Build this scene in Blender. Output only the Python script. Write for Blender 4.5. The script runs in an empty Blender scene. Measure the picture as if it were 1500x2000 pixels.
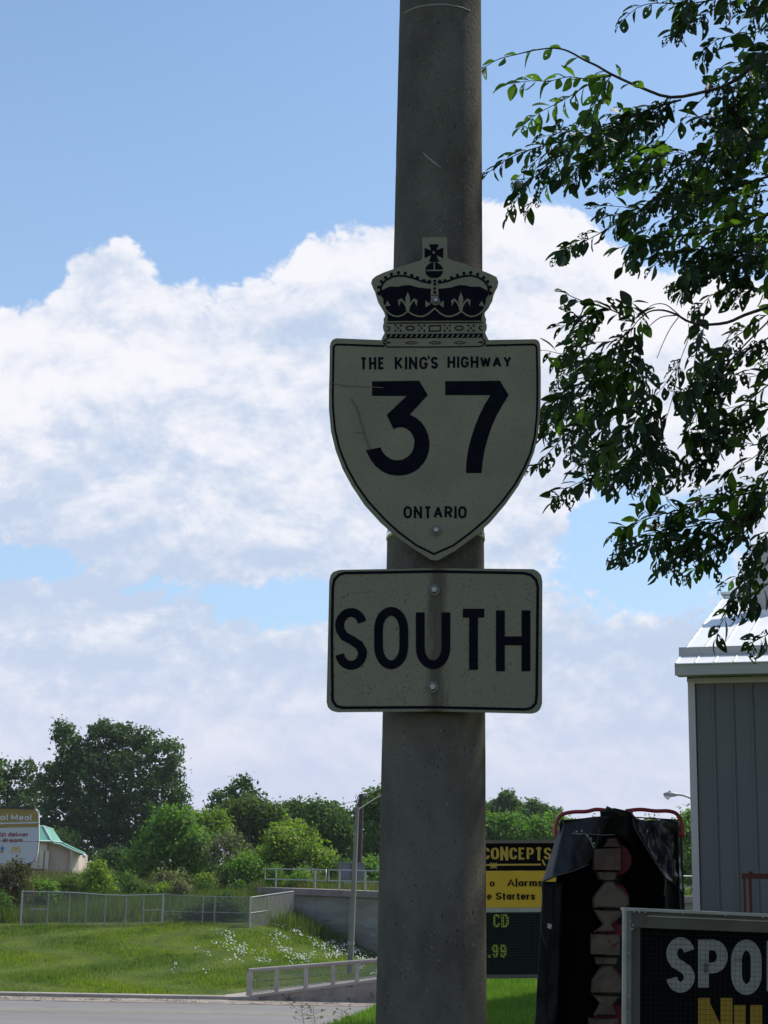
import bpy, bmesh, math, random
import numpy as np
from mathutils import Vector, Matrix, noise as mnoise
random.seed(7)
RNG = np.random.default_rng(7)
rad = math.radians
sc = bpy.context.scene
C = sc.collection

# ------------------------------------------------------------------ camera
F = 3170.0                      # focal length in photograph pixels (2000 high)
EYE = Vector((0, 0, 1.6))
PITCH = math.atan(700 / F)
ROLL = rad(1.0)
fwd = Vector((0, math.cos(PITCH), math.sin(PITCH)))
up0 = Vector((0, -math.sin(PITCH), math.cos(PITCH)))
rt0 = Vector((1, 0, 0))
upv = up0 * math.cos(ROLL) - rt0 * math.sin(ROLL)
rtv = rt0 * math.cos(ROLL) + up0 * math.sin(ROLL)
cd = bpy.data.cameras.new('camera'); cam = bpy.data.objects.new('camera', cd); C.objects.link(cam)
cd.sensor_fit = 'VERTICAL'; cd.sensor_height = 36; cd.sensor_width = 27; cd.lens = F / 2000 * 36
cd.clip_start = 0.05; cd.clip_end = 6000
m3 = Matrix((rtv, upv, -fwd)).transposed()
cam.matrix_world = Matrix.Translation(EYE) @ m3.to_4x4()
sc.camera = cam

# ------------------------------------------------------------------ sun, sky
SUN_AZ = rad(58)                # to the right of the view axis
SUN_EL = rad(52)
SDIR = Vector((math.cos(SUN_EL) * math.sin(SUN_AZ), math.cos(SUN_EL) * math.cos(SUN_AZ), math.sin(SUN_EL)))
sl = bpy.data.lights.new('sun', 'SUN'); sl.energy = 4.6; sl.angle = rad(0.5); sl.color = (1, .95, .87)
so = bpy.data.objects.new('sun', sl); C.objects.link(so)
so.rotation_mode = 'QUATERNION'; so.rotation_quaternion = (-SDIR).to_track_quat('-Z', 'Y'); so.location = (0, 0, 60)

sc.view_settings.view_transform = 'Standard'; sc.view_settings.look = 'None'
sc.view_settings.exposure = 0; sc.view_settings.gamma = 1; sc.view_settings.use_curve_mapping = False

class NT:
    """tiny helper for writing node trees"""
    def __init__(s, tree): s.t = tree; s.n = tree.nodes; s.l = tree.links
    def node(s, typ, **kw):
        n = s.n.new(typ)
        for k, v in kw.items(): setattr(n, k, v)
        return n
    def put(s, sock, v):
        if isinstance(v, bpy.types.NodeSocket): s.l.new(v, sock)
        elif v is not None: sock.default_value = v
    def math(s, op, a, b=None, c=None, clamp=False):
        n = s.node('ShaderNodeMath', operation=op, use_clamp=clamp)
        s.put(n.inputs[0], a)
        if b is not None: s.put(n.inputs[1], b)
        if c is not None: s.put(n.inputs[2], c)
        return n.outputs[0]
    def mix(s, f, a, b, mode='MIX'):
        n = s.node('ShaderNodeMix', data_type='RGBA', blend_type=mode)
        s.put(n.inputs[0], f); s.put(n.inputs[6], a); s.put(n.inputs[7], b)
        return n.outputs[2]
    def noise(s, vec, scale, detail=4, rough=.55, dist=0.0):
        n = s.node('ShaderNodeTexNoise'); s.put(n.inputs['Vector'], vec)
        n.inputs['Scale'].default_value = scale; n.inputs['Detail'].default_value = detail
        n.inputs['Roughness'].default_value = rough; n.inputs['Distortion'].default_value = dist
        return n.outputs['Fac']
    def ss(s, v, a, b, lo=0., hi=1.):
        n = s.node('ShaderNodeMapRange', interpolation_type='SMOOTHSTEP')
        s.put(n.inputs[0], v); s.put(n.inputs[1], a); s.put(n.inputs[2], b); s.put(n.inputs[3], lo); s.put(n.inputs[4], hi)
        return n.outputs[0]
    def comb(s, x, y, z=0.):
        n = s.node('ShaderNodeCombineXYZ'); s.put(n.inputs[0], x); s.put(n.inputs[1], y); s.put(n.inputs[2], z)
        return n.outputs[0]
    def sep(s, v):
        n = s.node('ShaderNodeSeparateXYZ'); s.put(n.inputs[0], v); return n.outputs

world = bpy.data.worlds.new('World'); sc.world = world; world.use_nodes = True
w = NT(world.node_tree); w.n.clear()
SKY = 0.15
sky = w.node('ShaderNodeTexSky', sky_type='NISHITA'); sky.sun_disc = False
sky.sun_elevation = SUN_EL; sky.sun_rotation = SUN_AZ
sky.air_density = 1.0; sky.dust_density = 0.6; sky.ozone_density = 1.6
tc = w.node('ShaderNodeTexCoord').outputs['Generated']
X, Y, Z = w.sep(tc)
DEG = 57.29578
az = w.math('MULTIPLY', w.math('ARCTAN2', X, Y), DEG)
el = w.math('MULTIPLY', w.math('ARCSINE', Z), DEG)
# cloud coordinates: degrees, with the vertical stretched so clouds lie flat
cv = w.comb(az, w.math('MULTIPLY', el, 1.5), 3.7)
n_big = w.noise(cv, .075, 10, .56, .15)
n_soft = w.noise(w.comb(w.math('MULTIPLY', az, .5), w.math('MULTIPLY', el, 1.9), 11.), .10, 6, .5, .3)
n_fine = w.noise(cv, .42, 10, .66, .3)
cb = w.comb(az, w.math('MULTIPLY', el, 1.2), 8.1)
def billow(scale, dist):
    nn = w.noise(cb, scale, 3, .5, dist); return w.math('ABSOLUTE', w.math('MULTIPLY_ADD', nn, 2., -1.))
bil1 = billow(.34, .5); bil2 = billow(.85, .4); bil3 = billow(2.1, .3)
puff = w.math('ADD', w.math('ADD', w.math('MULTIPLY', bil1, .50), w.math('MULTIPLY', bil2, .34)), w.math('MULTIPLY', bil3, .16))
# upper edge of the cloud bank as a curve over azimuth
fc = w.node('ShaderNodeFloatCurve'); cu = fc.mapping.curves[0]
EDGE = [(-180, 15.6), (-100, 15.4), (-50, 17.5), (-30, 20), (-13.5, 19.1), (-10.1, 21.9), (-8.4, 20.8), (-6.2, 20.9), (-2.7, 22.6), (0, 22.9), (3.6, 23.7), (7, 23.2), (9.6, 21.4), (13.3, 20.6), (30, 21), (60, 17), (110, 15.4), (180, 15.6)]
pts = [((a + 180) / 360, (e - 15) / 15) for a, e in EDGE]
cu.points[0].location = pts[0]; cu.points[1].location = pts[-1]
for p in pts[1:-1]: cu.points.new(*p)
fc.mapping.update()
w.put(fc.inputs['Value'], w.math('DIVIDE', w.math('ADD', az, 180.), 360.))
edge = w.math('MULTIPLY_ADD', fc.outputs[0], 15., 15.)
below = w.math('SUBTRACT', edge, el)                 # degrees under the edge of the bank
def gauss(a0, e0, ra, re, amp):
    dx = w.math('DIVIDE', w.math('SUBTRACT', az, a0), ra); dy = w.math('DIVIDE', w.math('SUBTRACT', el, e0), re)
    q = w.math('ADD', w.math('MULTIPLY', dx, dx), w.math('MULTIPLY', dy, dy))
    return w.math('MULTIPLY', w.math('EXPONENT', w.math('MULTIPLY', q, -1.)), amp)
def pe(py): return 12.45 + math.degrees(math.atan((1000 - py) / F))
bias = w.ss(below, -1.0, 1.3, -.42, .27)
for g in [((560 - 750) * .0181, pe(1185), 3.2, 1.0, -.55), ((60 - 750) * .0181, pe(1130), 2.2, .7, -.5), ((330 - 750) * .0181, pe(1160), 1.8, .5, -.3),
          ((1230 - 750) * .0181, pe(1090), 4.2, 2.1, -.62), ((1190 - 750) * .0181, pe(960), 2.6, 1.2, -.2), ((450 - 750) * .0181, pe(1090), 1.6, 1.3, .18),
          ((1060 - 750) * .0181, pe(1010), 1.3, 1.5, .36), ((60 - 750) * .0181, pe(585), 1.3, .5, -.2), ((280 - 750) * .0181, pe(800), 5., 2.8, .12),
          (-60., 14., 20, 3, -.35), (48., 13., 22, 3, -.3), (120., 14., 30, 3, -.3), (-130., 13., 25, 3, -.3)]:
    bias = w.math('ADD', bias, gauss(*g))
low = w.ss(el, pe(1330), pe(1235), .20, 0.)                    # veil of flat cloud towards the horizon
bias = w.math('ADD', bias, low)
dens = w.math('ADD', w.math('ADD', w.math('MULTIPLY', n_big, .82), w.math('ADD', w.math('MULTIPLY', n_fine, .26), puff)), bias)
alpha = w.ss(dens, .62, .80)
# lit and shaded cloud: thick parts go blue-grey underneath, edges stay white
cv2 = w.comb(az, w.math('MULTIPLY', w.math('ADD', el, .7), 1.5), 3.7)
n_up = w.noise(cv2, .22, 10, .64, .25)
n_dn = w.noise(cv, .22, 10, .64, .25)
relief = w.math('SUBTRACT', n_dn, n_up)
lit = w.math('ADD', w.math('MULTIPLY', relief, 2.2), w.math('MULTIPLY', w.math('SUBTRACT', n_soft, .5), -2.2))
lit = w.math('ADD', lit, w.ss(below, 0., 9.5, .72, .30)); lit = w.math('ADD', lit, w.math('MULTIPLY', puff, 1.1))
rsd = w.ss(az, 1., 5., 0., .22); lit = w.math('ADD', lit, w.math('MULTIPLY', rsd, w.ss(el, 14., 18., 0., 1.)))
lit = w.ss(lit, .0, 1.05)
ccol = w.mix(lit, (.56, .66, .84, 1), (.97, .96, 1.0, 1))
ccol = w.mix(w.ss(el, 9., 2., 0., .75), ccol, (.66, .70, .88, 1))
skyc = w.mix(1.0, sky.outputs[0], (SKY * 1.02, SKY * 1.12, SKY * 1.14, 1), 'MULTIPLY')
skyc = w.mix(w.ss(el, 40., 0., .0, .62), skyc, (.47, .64, .90, 1))
fin = w.mix(w.math('MULTIPLY', alpha, .95), skyc, ccol)
fin = w.mix(w.ss(el, 0., -2., 0., 1.), fin, (.12, .13, .11, 1))
bg = w.node('ShaderNodeBackground'); w.put(bg.inputs[0], w.mix(1.0, fin, (1 / SKY, 1 / SKY, 1 / SKY, 1), 'MULTIPLY')); bg.inputs[1].default_value = SKY
wo = w.node('ShaderNodeOutputWorld'); w.l.new(bg.outputs[0], wo.inputs[0])

# ------------------------------------------------------------------ pixel helpers (photograph pixel -> point of the place)
def ray(px, py): return fwd * F + rtv * (px - 750) + upv * (1000 - py)
def P(px, py, D):
    r = ray(px, py); return EYE + r * (D / r.y)
def PX(p):
    d = Vector(p) - EYE; z = d.dot(fwd)
    return 750 + F * d.dot(rtv) / z, 1000 - F * d.dot(upv) / z, z
def PL(px, py, p0, dirv):       # on a vertical plane through p0 along horizontal direction dirv
    nrm = Vector((-dirv.y, dirv.x, 0)); r = ray(px, py)
    return EYE + r * ((Vector(p0) - EYE).dot(nrm) / r.dot(nrm))
def lerp(a, b, t): return a + (b - a) * t

# ------------------------------------------------------------------ materials
MATS = {}
def mat(name, col, rough=.7, metal=0., spec=.5, var=None, vscale=5., bump=0., bscale=30., col2=None, island=0., translucent=0., dist=.01, detail=6, coord='Object', fleck=None, stretch=None, fleck2=None):
    m = bpy.data.materials.new(name); m.use_nodes = True
    t = NT(m.node_tree); b = t.n['Principled BSDF']
    tcn = t.node('ShaderNodeTexCoord').outputs[coord]
    if stretch:
        mp = t.node('ShaderNodeMapping'); mp.inputs['Scale'].default_value = stretch; t.put(mp.inputs[0], tcn); tcn = mp.outputs[0]
    c = (*col, 1)
    if col2 is not None:
        c = t.mix(t.ss(t.noise(tcn, vscale, detail, .6), .38, .64), c, (*col2, 1))
    elif var:
        c = t.mix(t.ss(t.noise(tcn, vscale, detail, .6), .3, .7), tuple(x * (1 - var) for x in col) + (1,), tuple(min(1, x * (1 + var)) for x in col) + (1,))
    for fk in (fleck, fleck2):
        if fk:
            fcol, fs, th, wd = fk
            c = t.mix(t.ss(t.noise(tcn, fs, 2, .7), th, th + wd), c, (*fcol, 1))
    if island:
        g = t.node('ShaderNodeNewGeometry').outputs['Random Per Island']
        h = t.node('ShaderNodeHueSaturation'); t.put(h.inputs['Color'], c)
        t.put(h.inputs['Value'], t.math('MULTIPLY_ADD', g, island * 2, 1 - island))
        t.put(h.inputs['Hue'], t.math('MULTIPLY_ADD', t.math('FRACT', t.math('MULTIPLY', g, 17.3)), .05, .475))
        c = h.outputs[0]
    t.put(b.inputs['Base Color'], c); b.inputs['Roughness'].default_value = rough; b.inputs['Metallic'].default_value = metal
    b.inputs['Specular IOR Level'].default_value = spec
    if bump:
        bn = t.node('ShaderNodeBump'); bn.inputs['Strength'].default_value = bump; bn.inputs['Distance'].default_value = dist
        t.put(bn.inputs['Height'], t.noise(tcn, bscale, 6, .65)); t.put(b.inputs['Normal'], bn.outputs[0])
    if translucent:
        tr = t.node('ShaderNodeBsdfTranslucent')
        t.put(tr.inputs[0], t.mix(1.0, c, (1.6, 2.0, .6, 1), 'MULTIPLY'))
        ms = t.node('ShaderNodeMixShader'); ms.inputs[0].default_value = translucent
        t.l.new(b.outputs[0], ms.inputs[1]); t.l.new(tr.outputs[0], ms.inputs[2])
        t.l.new(ms.outputs[0], t.n['Material Output'].inputs[0])
    MATS[name] = m
    return m

M = MATS
mat('pole_concrete', (.114, .104, .087), .95, spec=.06, var=.30, vscale=5, bump=.9, bscale=110, dist=.004, fleck=((.24, .22, .18), 150, .66, .04), fleck2=((.035, .03, .025), 115, .66, .04), stretch=(1, 1, .6))
mat('sign_sheeting', (.225, .207, .145), .8, spec=.12, var=.10, vscale=6, bump=.15, bscale=300, dist=.001, fleck=((.085, .08, .06), 150, .625, .05), fleck2=((.30, .28, .22), 90, .68, .05))
mat('sign_ink', (.006, .007, .012), .9, spec=.06, var=.2, vscale=30)
mat('sign_edge', (.42, .42, .38), .45, .6)
mat('bolt_steel', (.36, .36, .34), .5, .5)
mat('washer_steel', (.16, .15, .13), .6, .5)
mat('strap_steel', (.7, .7, .68), .3, .85, var=.2, vscale=40)
mat('stain', (.10, .095, .075), .8, spec=.2, var=.3, vscale=60)
mat('scratch', (.15, .14, .10), .8, spec=.1)
mat('scratch_light', (.33, .33, .29), .8, spec=.1)
mat('lawn_ground', (.110, .145, .024), .95, spec=.1, col2=(.065, .095, .022), vscale=.6, bump=1, bscale=14, dist=.05)
mat('lawn_grass', (.13, .22, .035), .7, spec=.25, var=.25, vscale=.5, island=.3, translucent=.35)
mat('bank_grass', (.190, .232, .022), .75, spec=.15, col2=(.090, .140, .030), vscale=.13, fleck=((.20, .18, .07), 1.3, .60, .10), fleck2=((.05, .095, .022), .9, .58, .12), island=.30, translucent=.42)
mat('field_weeds', (.125, .135, .050), .85, spec=.1, col2=(.150, .125, .070), vscale=.11, island=.4, translucent=.25)
mat('field_weeds_green', (.085, .130, .032), .85, spec=.1, col2=(.120, .145, .040), vscale=.2, island=.4, translucent=.3)
mat('daisy_white', (.55, .56, .48), .7)
mat('asphalt', (.205, .192, .180), .9, spec=.2, var=.10, vscale=.35, bump=.3, bscale=20, dist=.01, stretch=(.25, 1.6, 1), fleck=((.10, .10, .10), 1.1, .66, .06))
mat('gutter_concrete', (.27, .225, .19), .9, spec=.2, var=.3, vscale=1.2, fleck=((.11, .10, .075), 1.6, .58, .08))
mat('sidewalk_concrete', (.34, .30, .265), .9, spec=.2, var=.15, vscale=.8)
mat('road_paint', (.33, .27, .17), .8, var=.3, vscale=1.5)
mat('wall_concrete', (.19, .18, .148), .92, spec=.2, col2=(.28, .265, .225), vscale=.5, bump=.6, bscale=2.2, dist=.04, stretch=(.35, .35, 2.2), fleck=((.11, .105, .085), .8, .60, .12))
mat('ledge_concrete', (.20, .17, .15), .9, var=.2, vscale=1.)
mat('galvanised', (.34, .35, .34), .5, .4, var=.1, vscale=8)
mat('galvanised_dull', (.26, .26, .25), .6, .3, var=.15, vscale=8)
mat('pole_pale', (.19, .18, .155), .85, spec=.2, var=.1, vscale=2)
mat('fence_wire', (.20, .20, .185), .6, .3)
mat('barrier_paint', (.36, .33, .29), .8, var=.15, vscale=3)
mat('wood_dark', (.050, .040, .034), .9, var=.2, vscale=6)
mat('cabinet_grey', (.16, .17, .18), .6, var=.1, vscale=2)
mat('stucco_pink', (.56, .43, .37), .9, var=.08, vscale=.7)
mat('stucco_light', (.62, .52, .44), .9, var=.08, vscale=.7)
mat('roof_green', (.12, .34, .25), .6, var=.10, vscale=.5)
mat('trim_pale', (.40, .50, .45), .6)
mat('lamp_white', (.75, .75, .73), .4)
mat('board_white', (.52, .54, .56), .5)
mat('board_gold', (.30, .21, .035), .5)
mat('board_red', (.26, .022, .030), .5)
mat('arches_yellow', (.62, .38, .03), .5)
mat('logo_blue', (.06, .17, .33), .5)
mat('dark_metal', (.035, .032, .030), .6, .2)
mat('sign_black', (.006, .006, .007), .9, spec=.05)
mat('sign_yellow', (.68, .40, .015), .55, var=.05, vscale=3)
mat('sign_gold', (.55, .34, .05), .5)
mat('lettering_lime', (.55, .58, .05), .5)
mat('header_cap', (.17, .14, .11), .7)
mat('panel_dark', (.008, .016, .014), .9, spec=.05)
mat('mesh_wire', (.030, .034, .030), .7, .0, spec=.1)
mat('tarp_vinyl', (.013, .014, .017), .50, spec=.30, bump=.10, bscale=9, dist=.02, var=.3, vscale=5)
mat('tarp_inside_shade', (.004, .004, .004), .95, spec=.03)  # blacker copy of the vinyl, interior shade put into its colour
mat('tarp_hem', (.16, .15, .12), .7)
mat('tarp_label', (.45, .46, .48), .6)
mat('red_paint', (.33, .012, .025), .32, spec=.6, var=.15, vscale=12)
mat('disc_red', (.17, .010, .014), .5, spec=.3, var=.4, vscale=20)
mat('tarp_sheen', (.016, .018, .022), .30, spec=.5, bump=.08, bscale=9, dist=.02, var=.3, vscale=5)
mat('tan_canvas', (.150, .115, .078), .8, col2=(.085, .050, .036), vscale=9, fleck=((.14, .02, .02), 22, .64, .03), bump=.3, bscale=30)
mat('aluminium', (.36, .36, .32), .5, .3, var=.12, vscale=10)
mat('aluminium_dull', (.105, .100, .080), .7, .1, var=.15, vscale=10)
mat('aluminium_mid', (.19, .19, .165), .6, .2, var=.15, vscale=10)
mat('letter_white', (.31, .305, .28), .6, var=.08, vscale=14)
mat('letter_gold', (.36, .215, .008), .6)
mat('metal_white', (.80, .79, .77), .5, var=.04, vscale=1.5)
mat('siding_grey', (.124, .126, .126), .55, var=.07, vscale=1.2, stretch=(1, 1, .3))
mat('fascia_grey', (.42, .41, .385), .5, var=.03, vscale=2)
mat('trim_white', (.52, .48, .47), .5)
mat('screw_dark', (.10, .09, .08), .6)
mat('rust_red', (.10, .022, .018), .7, var=.2, vscale=14)
mat('bark', (.075, .062, .050), .95, spec=.1, var=.35, vscale=20, bump=.8, bscale=35, dist=.01)
mat('bark_far', (.060, .050, .040), .95, spec=.1, var=.3, vscale=2)
mat('leaf', (.026, .052, .016), .5, spec=.3, var=.35, vscale=6, island=0, translucent=.22)
mat('leaf_young_lit', (.085, .145, .028), .5, spec=.3, var=.25, vscale=6, translucent=.5)  # young leaves; the brighter green also paints in sunlight on lit twigs
GREENS = {
 'dark': ((.034, .056, .020), (.024, .042, .016)), 'mid': ((.050, .082, .022), (.036, .062, .018)),
 'light': ((.080, .125, .028), (.058, .100, .024)), 'yellow': ((.115, .145, .026), (.085, .115, .022)),
 'olive': ((.066, .086, .026), (.050, .066, .022)), 'grey': ((.090, .085, .066), (.070, .068, .050)),
 'haze': ((.062, .092, .046), (.052, .076, .038)), 'red': ((.060, .046, .034), (.040, .040, .022))}
for k, (a, b) in GREENS.items():
    a = tuple(x * f for x, f in zip(a, (1.75, 1.9, 1.35))); b = tuple(x * f for x, f in zip(b, (1.7, 1.85, 1.3)))
    mat('foliage_' + k, a, .7, spec=.2, col2=b, vscale=.35, island=.30, translucent=.32)

# ------------------------------------------------------------------ object helpers
def wloc(o):
    v = Vector((0, 0, 0))
    while o is not None: v += o.location; o = o.parent
    return v
def tag(o, label=None, cat=None, group=None, kind=None):
    if label: o['label'] = label
    if cat: o['category'] = cat
    if group: o['group'] = group
    if kind: o['kind'] = kind
    return o
def thing(name, label, cat, loc=(0, 0, 0), group=None):
    o = bpy.data.objects.new(name, None); C.objects.link(o); o.location = loc; o.empty_display_size = .2
    return tag(o, label, cat, group)
class MB:
    def __init__(s): s.v = []; s.f = []; s.smooth = []
    def add(s, vs, fs, smooth=False):
        n = len(s.v); s.v += [tuple(v) for v in vs]; s.f += [tuple(i + n for i in f) for f in fs]; s.smooth += [smooth] * len(fs); return s
    def box(s, lo, hi, rot=0., piv=None):
        (a, b, c), (d, e, f) = lo, hi
        vs = [Vector(p) for p in ((a, b, c), (d, b, c), (d, e, c), (a, e, c), (a, b, f), (d, b, f), (d, e, f), (a, e, f))]
        if rot:
            pv = Vector(piv) if piv is not None else (vs[0] + vs[6]) / 2; R = Matrix.Rotation(rot, 3, 'Z'); vs = [pv + R @ (v - pv) for v in vs]
        return s.add(vs, [(0, 3, 2, 1), (4, 5, 6, 7), (0, 1, 5, 4), (1, 2, 6, 5), (2, 3, 7, 6), (3, 0, 4, 7)])
    def hexa(s, vs): return s.add(vs, [(0, 3, 2, 1), (4, 5, 6, 7), (0, 1, 5, 4), (1, 2, 6, 5), (2, 3, 7, 6), (3, 0, 4, 7)])
    def tube(s, pts, r, n=8, caps=True, smooth=True):
        pts = [Vector(p) for p in pts]; m = len(pts)
        rs = r if isinstance(r, (list, tuple)) else [r] * m
        ring = []; prev = None
        for i, p in enumerate(pts):
            d = (pts[min(i + 1, m - 1)] - pts[max(i - 1, 0)]).normalized()
            if prev is None:
                a = d.cross(Vector((0, 0, 1)))
                if a.length < .1: a = d.cross(Vector((0, 1, 0)))
                a.normalize()
            else:
                a = (prev - d * prev.dot(d)).normalized()
            prev = a; b = d.cross(a)
            ring += [p + (a * math.cos(2 * math.pi * k / n) + b * math.sin(2 * math.pi * k / n)) * rs[i] for k in range(n)]
        fs = [(i * n + k, i * n + (k + 1) % n, (i + 1) * n + (k + 1) % n, (i + 1) * n + k) for i in range(m - 1) for k in range(n)]
        s.add(ring, fs, smooth)
        if caps: s.add(ring[:n], [tuple(range(n - 1, -1, -1))]); s.add(ring[-n:], [tuple(range(n))])
        return s
    def prism(s, front, off):           # front polygon + thickness vector
        n = len(front); off = Vector(off)
        return s.add([Vector(p) for p in front] + [Vector(p) + off for p in front],
            [tuple(range(n)), tuple(range(2 * n - 1, n - 1, -1))] + [(i, i + n, (i + 1) % n + n, (i + 1) % n) for i in range(n)])
    def build(s, name, m, parent=None, origin=None, **kw):
        org = wloc(parent) if parent is not None else Vector(origin or (0, 0, 0))
        me = bpy.data.meshes.new(name); me.from_pydata([tuple(Vector(v) - org) for v in s.v], [], s.f); me.update()
        me.polygons.foreach_set('use_smooth', s.smooth)
        o = bpy.data.objects.new(name, me); C.objects.link(o)
        me.materials.append(M[m] if isinstance(m, str) else m)
        if parent is not None: o.parent = parent
        else: o.location = org
        return tag(o, **kw)
def fastmesh(name, co, fsize, m, parent=None, origin=(0, 0, 0), faces=None, **kw):
    """co: (N,3); faces of fsize consecutive vertices (or an index array)"""
    org = np.array(wloc(parent) if parent is not None else origin)
    co = (np.asarray(co, dtype=np.float64) - org).astype(np.float32)
    idx = np.arange(len(co)) if faces is None else np.asarray(faces).ravel()
    nf = len(idx) // fsize
    me = bpy.data.meshes.new(name); me.vertices.add(len(co)); me.vertices.foreach_set('co', co.ravel())
    me.loops.add(len(idx)); me.loops.foreach_set('vertex_index', idx.astype(np.int32))
    me.polygons.add(nf); me.polygons.foreach_set('loop_start', (np.arange(nf) * fsize).astype(np.int32))
    me.update(calc_edges=True); me.validate()
    me.materials.append(M[m]); o = bpy.data.objects.new(name, me); C.objects.link(o)
    if parent is not None: o.parent = parent
    else: o.location = tuple(org)
    return tag(o, **kw)

# ------------------------------------------------------------------ terrain
W0 = P(508, 1733, 98); W1 = P(742, 1741, 88); W2 = Vector((24, 92, 0)); W3 = Vector((70, 97, 0))
def GP(px, py, z):
    r = ray(px, py); return EYE + r * ((z - EYE.z) / r.z)
ZR = P(250, 1958, 66.6).z
YL = GP(250, 1976, ZR).y; YK = GP(250, 1950, ZR).y; YS = GP(250, 1941, ZR + .14).y
CP = []
def cp(px, py, D): q = P(px, py, D); CP.append((q.x, q.y, q.z))
for x in (-60, -40, -25, -16, -11): CP.append((x, YS, ZR + .12))
CP += [(-6, YS + 1.4, ZR + .14), (5, 76, -3.3), (20, 78, -3.5), (60, 80, -3.5)]
cp(600, 1925, 73); cp(735, 1909, 73.5)
for a in [(-300, 1870, 79), (0, 1872, 79), (160, 1874, 79), (320, 1874, 79), (450, 1868, 79), (560, 1868, 81),
          (-300, 1808, 88), (0, 1808, 88), (160, 1808, 88), (320, 1808, 88), (420, 1803, 87), (489, 1811, 86.5), (540, 1800, 91),
          (573, 1790, 95), (600, 1802, 94), (650, 1832, 91.5), (700, 1857, 89.5), (735, 1874, 88),
          (640, 1868, 84), (700, 1880, 82), (0, 1775, 96), (150, 1775, 96), (300, 1770, 96), (430, 1765, 96)]: cp(*a)
CP += [(10, 88, -3.9), (25, 89, -4), (60, 90, -4)]
def zat_(py, D): return P(300, py, D).z
for x in (-60, -40, -22, -12): CP += [(x, 110, zat_(1744, 110)), (x, 130, zat_(1722, 130)), (x, 170, zat_(1708, 170)), (x, 260, zat_(1700, 260))]
for x in (-6, 5, 25, 60): CP += [(x, 130, zat_(1718, 130)), (x, 170, zat_(1708, 170)), (x, 260, zat_(1700, 260))]
CPA = np.array(CP)
def _phi(r2): return np.where(r2 > 0, r2 * np.log(r2 + 1e-9), 0.)
_A = CPA[:, :2] / 30.
_K = _phi(((_A[:, None] - _A[None]) ** 2).sum(-1)) + np.eye(len(_A)) * .02
_Pm = np.c_[np.ones(len(_A)), _A]
_S = np.block([[_K, _Pm], [_Pm.T, np.zeros((3, 3))]])
_W = np.linalg.solve(_S, np.r_[CPA[:, 2], 0, 0, 0])
def rbf(x, y):
    q = np.stack([x, y], -1) / 30.; sh = q.shape[:-1]; q = q.reshape(-1, 2)
    out = np.empty(len(q))
    for i in range(0, len(q), 20000):
        s = q[i:i + 20000]; k = _phi(((s[:, None] - _A[None]) ** 2).sum(-1))
        out[i:i + 20000] = k @ _W[:-3] + _W[-3] + s @ _W[-2:]
    return out.reshape(sh)
def sstep(a, b, x): t = np.clip((x - a) / (b - a), 0, 1); return t * t * (3 - 2 * t)
def wall_back(x, y):
    """distance behind the front line of the retaining wall (negative in front)"""
    d = np.full(np.shape(x), -1e3)
    yl = np.interp(x, [W0.x, W1.x, W2.x, W3.x, 400], [W0.y, W1.y, W2.y, W3.y, 130])
    d = np.where(np.asarray(x) > W0.x, (np.asarray(y) - yl) * .75, -50)
    return d
WTOP = (W0.z + W1.z) / 2
def H(x, y):
    x = np.asarray(x, float); y = np.asarray(y, float)
    y0 = np.interp(x, [-1.5, -.38, -.12, .6, 1.2, 3], [12.5, 18.2, 19.4, 24, 30, 36])
    near = -np.clip(y - y0, 0, None) * .1167
    near = np.where(x > 1.2, (ZR - .2) * sstep(y0, 48, y), near)
    near = np.maximum(near, ZR - .2)
    far = rbf(np.clip(x, -70, 70), np.clip(y, YS, 260))
    far = np.where(y > 260, 2.0, far)
    z = np.where(y < 60, near, np.where(y < YS - .05, ZR - .12, far))
    wb = wall_back(x, y)
    z = np.where((wb > .75) & (y < 130), np.maximum(WTOP - .25, np.where(y > 105, far, -9)), z)
    return z
def h1(x, y): return float(H(np.array([x]), np.array([y]))[0])

# ground sheet
ys = np.unique(np.r_[np.linspace(-60, 10, 15), np.linspace(10, 50, 60), np.array([60, 66, YS - 1, YS - .06, YS]), np.linspace(YS + .4, 106, 92), np.linspace(107, 180, 60), np.linspace(190, 400, 12), [700, 1500, 3000]])
xs = np.unique(np.r_[[-2500, -900, -400, -200, -120], np.linspace(-80, -22, 30), np.linspace(-21, 12, 120), np.linspace(13, 60, 30), [90, 150, 300, 900, 2500]])
GX, GY = np.meshgrid(xs, ys); GZ = H(GX, GY)
nx = len(xs); ny = len(ys)
ii = (np.arange(ny - 1)[:, None] * nx + np.arange(nx - 1)[None]).ravel()
fq = np.stack([ii, ii + 1, ii + nx + 1, ii + nx], -1)
g = fastmesh('ground', np.stack([GX.ravel(), GY.ravel(), GZ.ravel()], -1), 4, 'lawn_ground', faces=fq, kind='structure')
g.data.polygons.foreach_set('use_smooth', [True] * len(g.data.polygons))

def sheet(name, x0, x1, y0, y1, z, m, t=.3):
    return MB().box((x0, y0, z - t), (x1, y1, z)).build(name, m, kind='structure')
sheet('road', -600, 600, 46, 66.6, ZR, 'asphalt', .4)
sheet('road_gutter', -600, 600, 66.605, YK, ZR + .015, 'gutter_concrete')
sheet('verge', -6.2, 60, YK + .005, YK + 3.4, ZR + .01, 'gutter_concrete')
MB().box((-600, YL - .14, ZR), (600, YL - .02, ZR + .005)).build('road_line', 'road_paint', kind='structure')
MB().box((-600, YL + .12, ZR), (600, YL + .22, ZR + .005)).build('road_line', 'road_paint', kind='structure')
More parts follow.
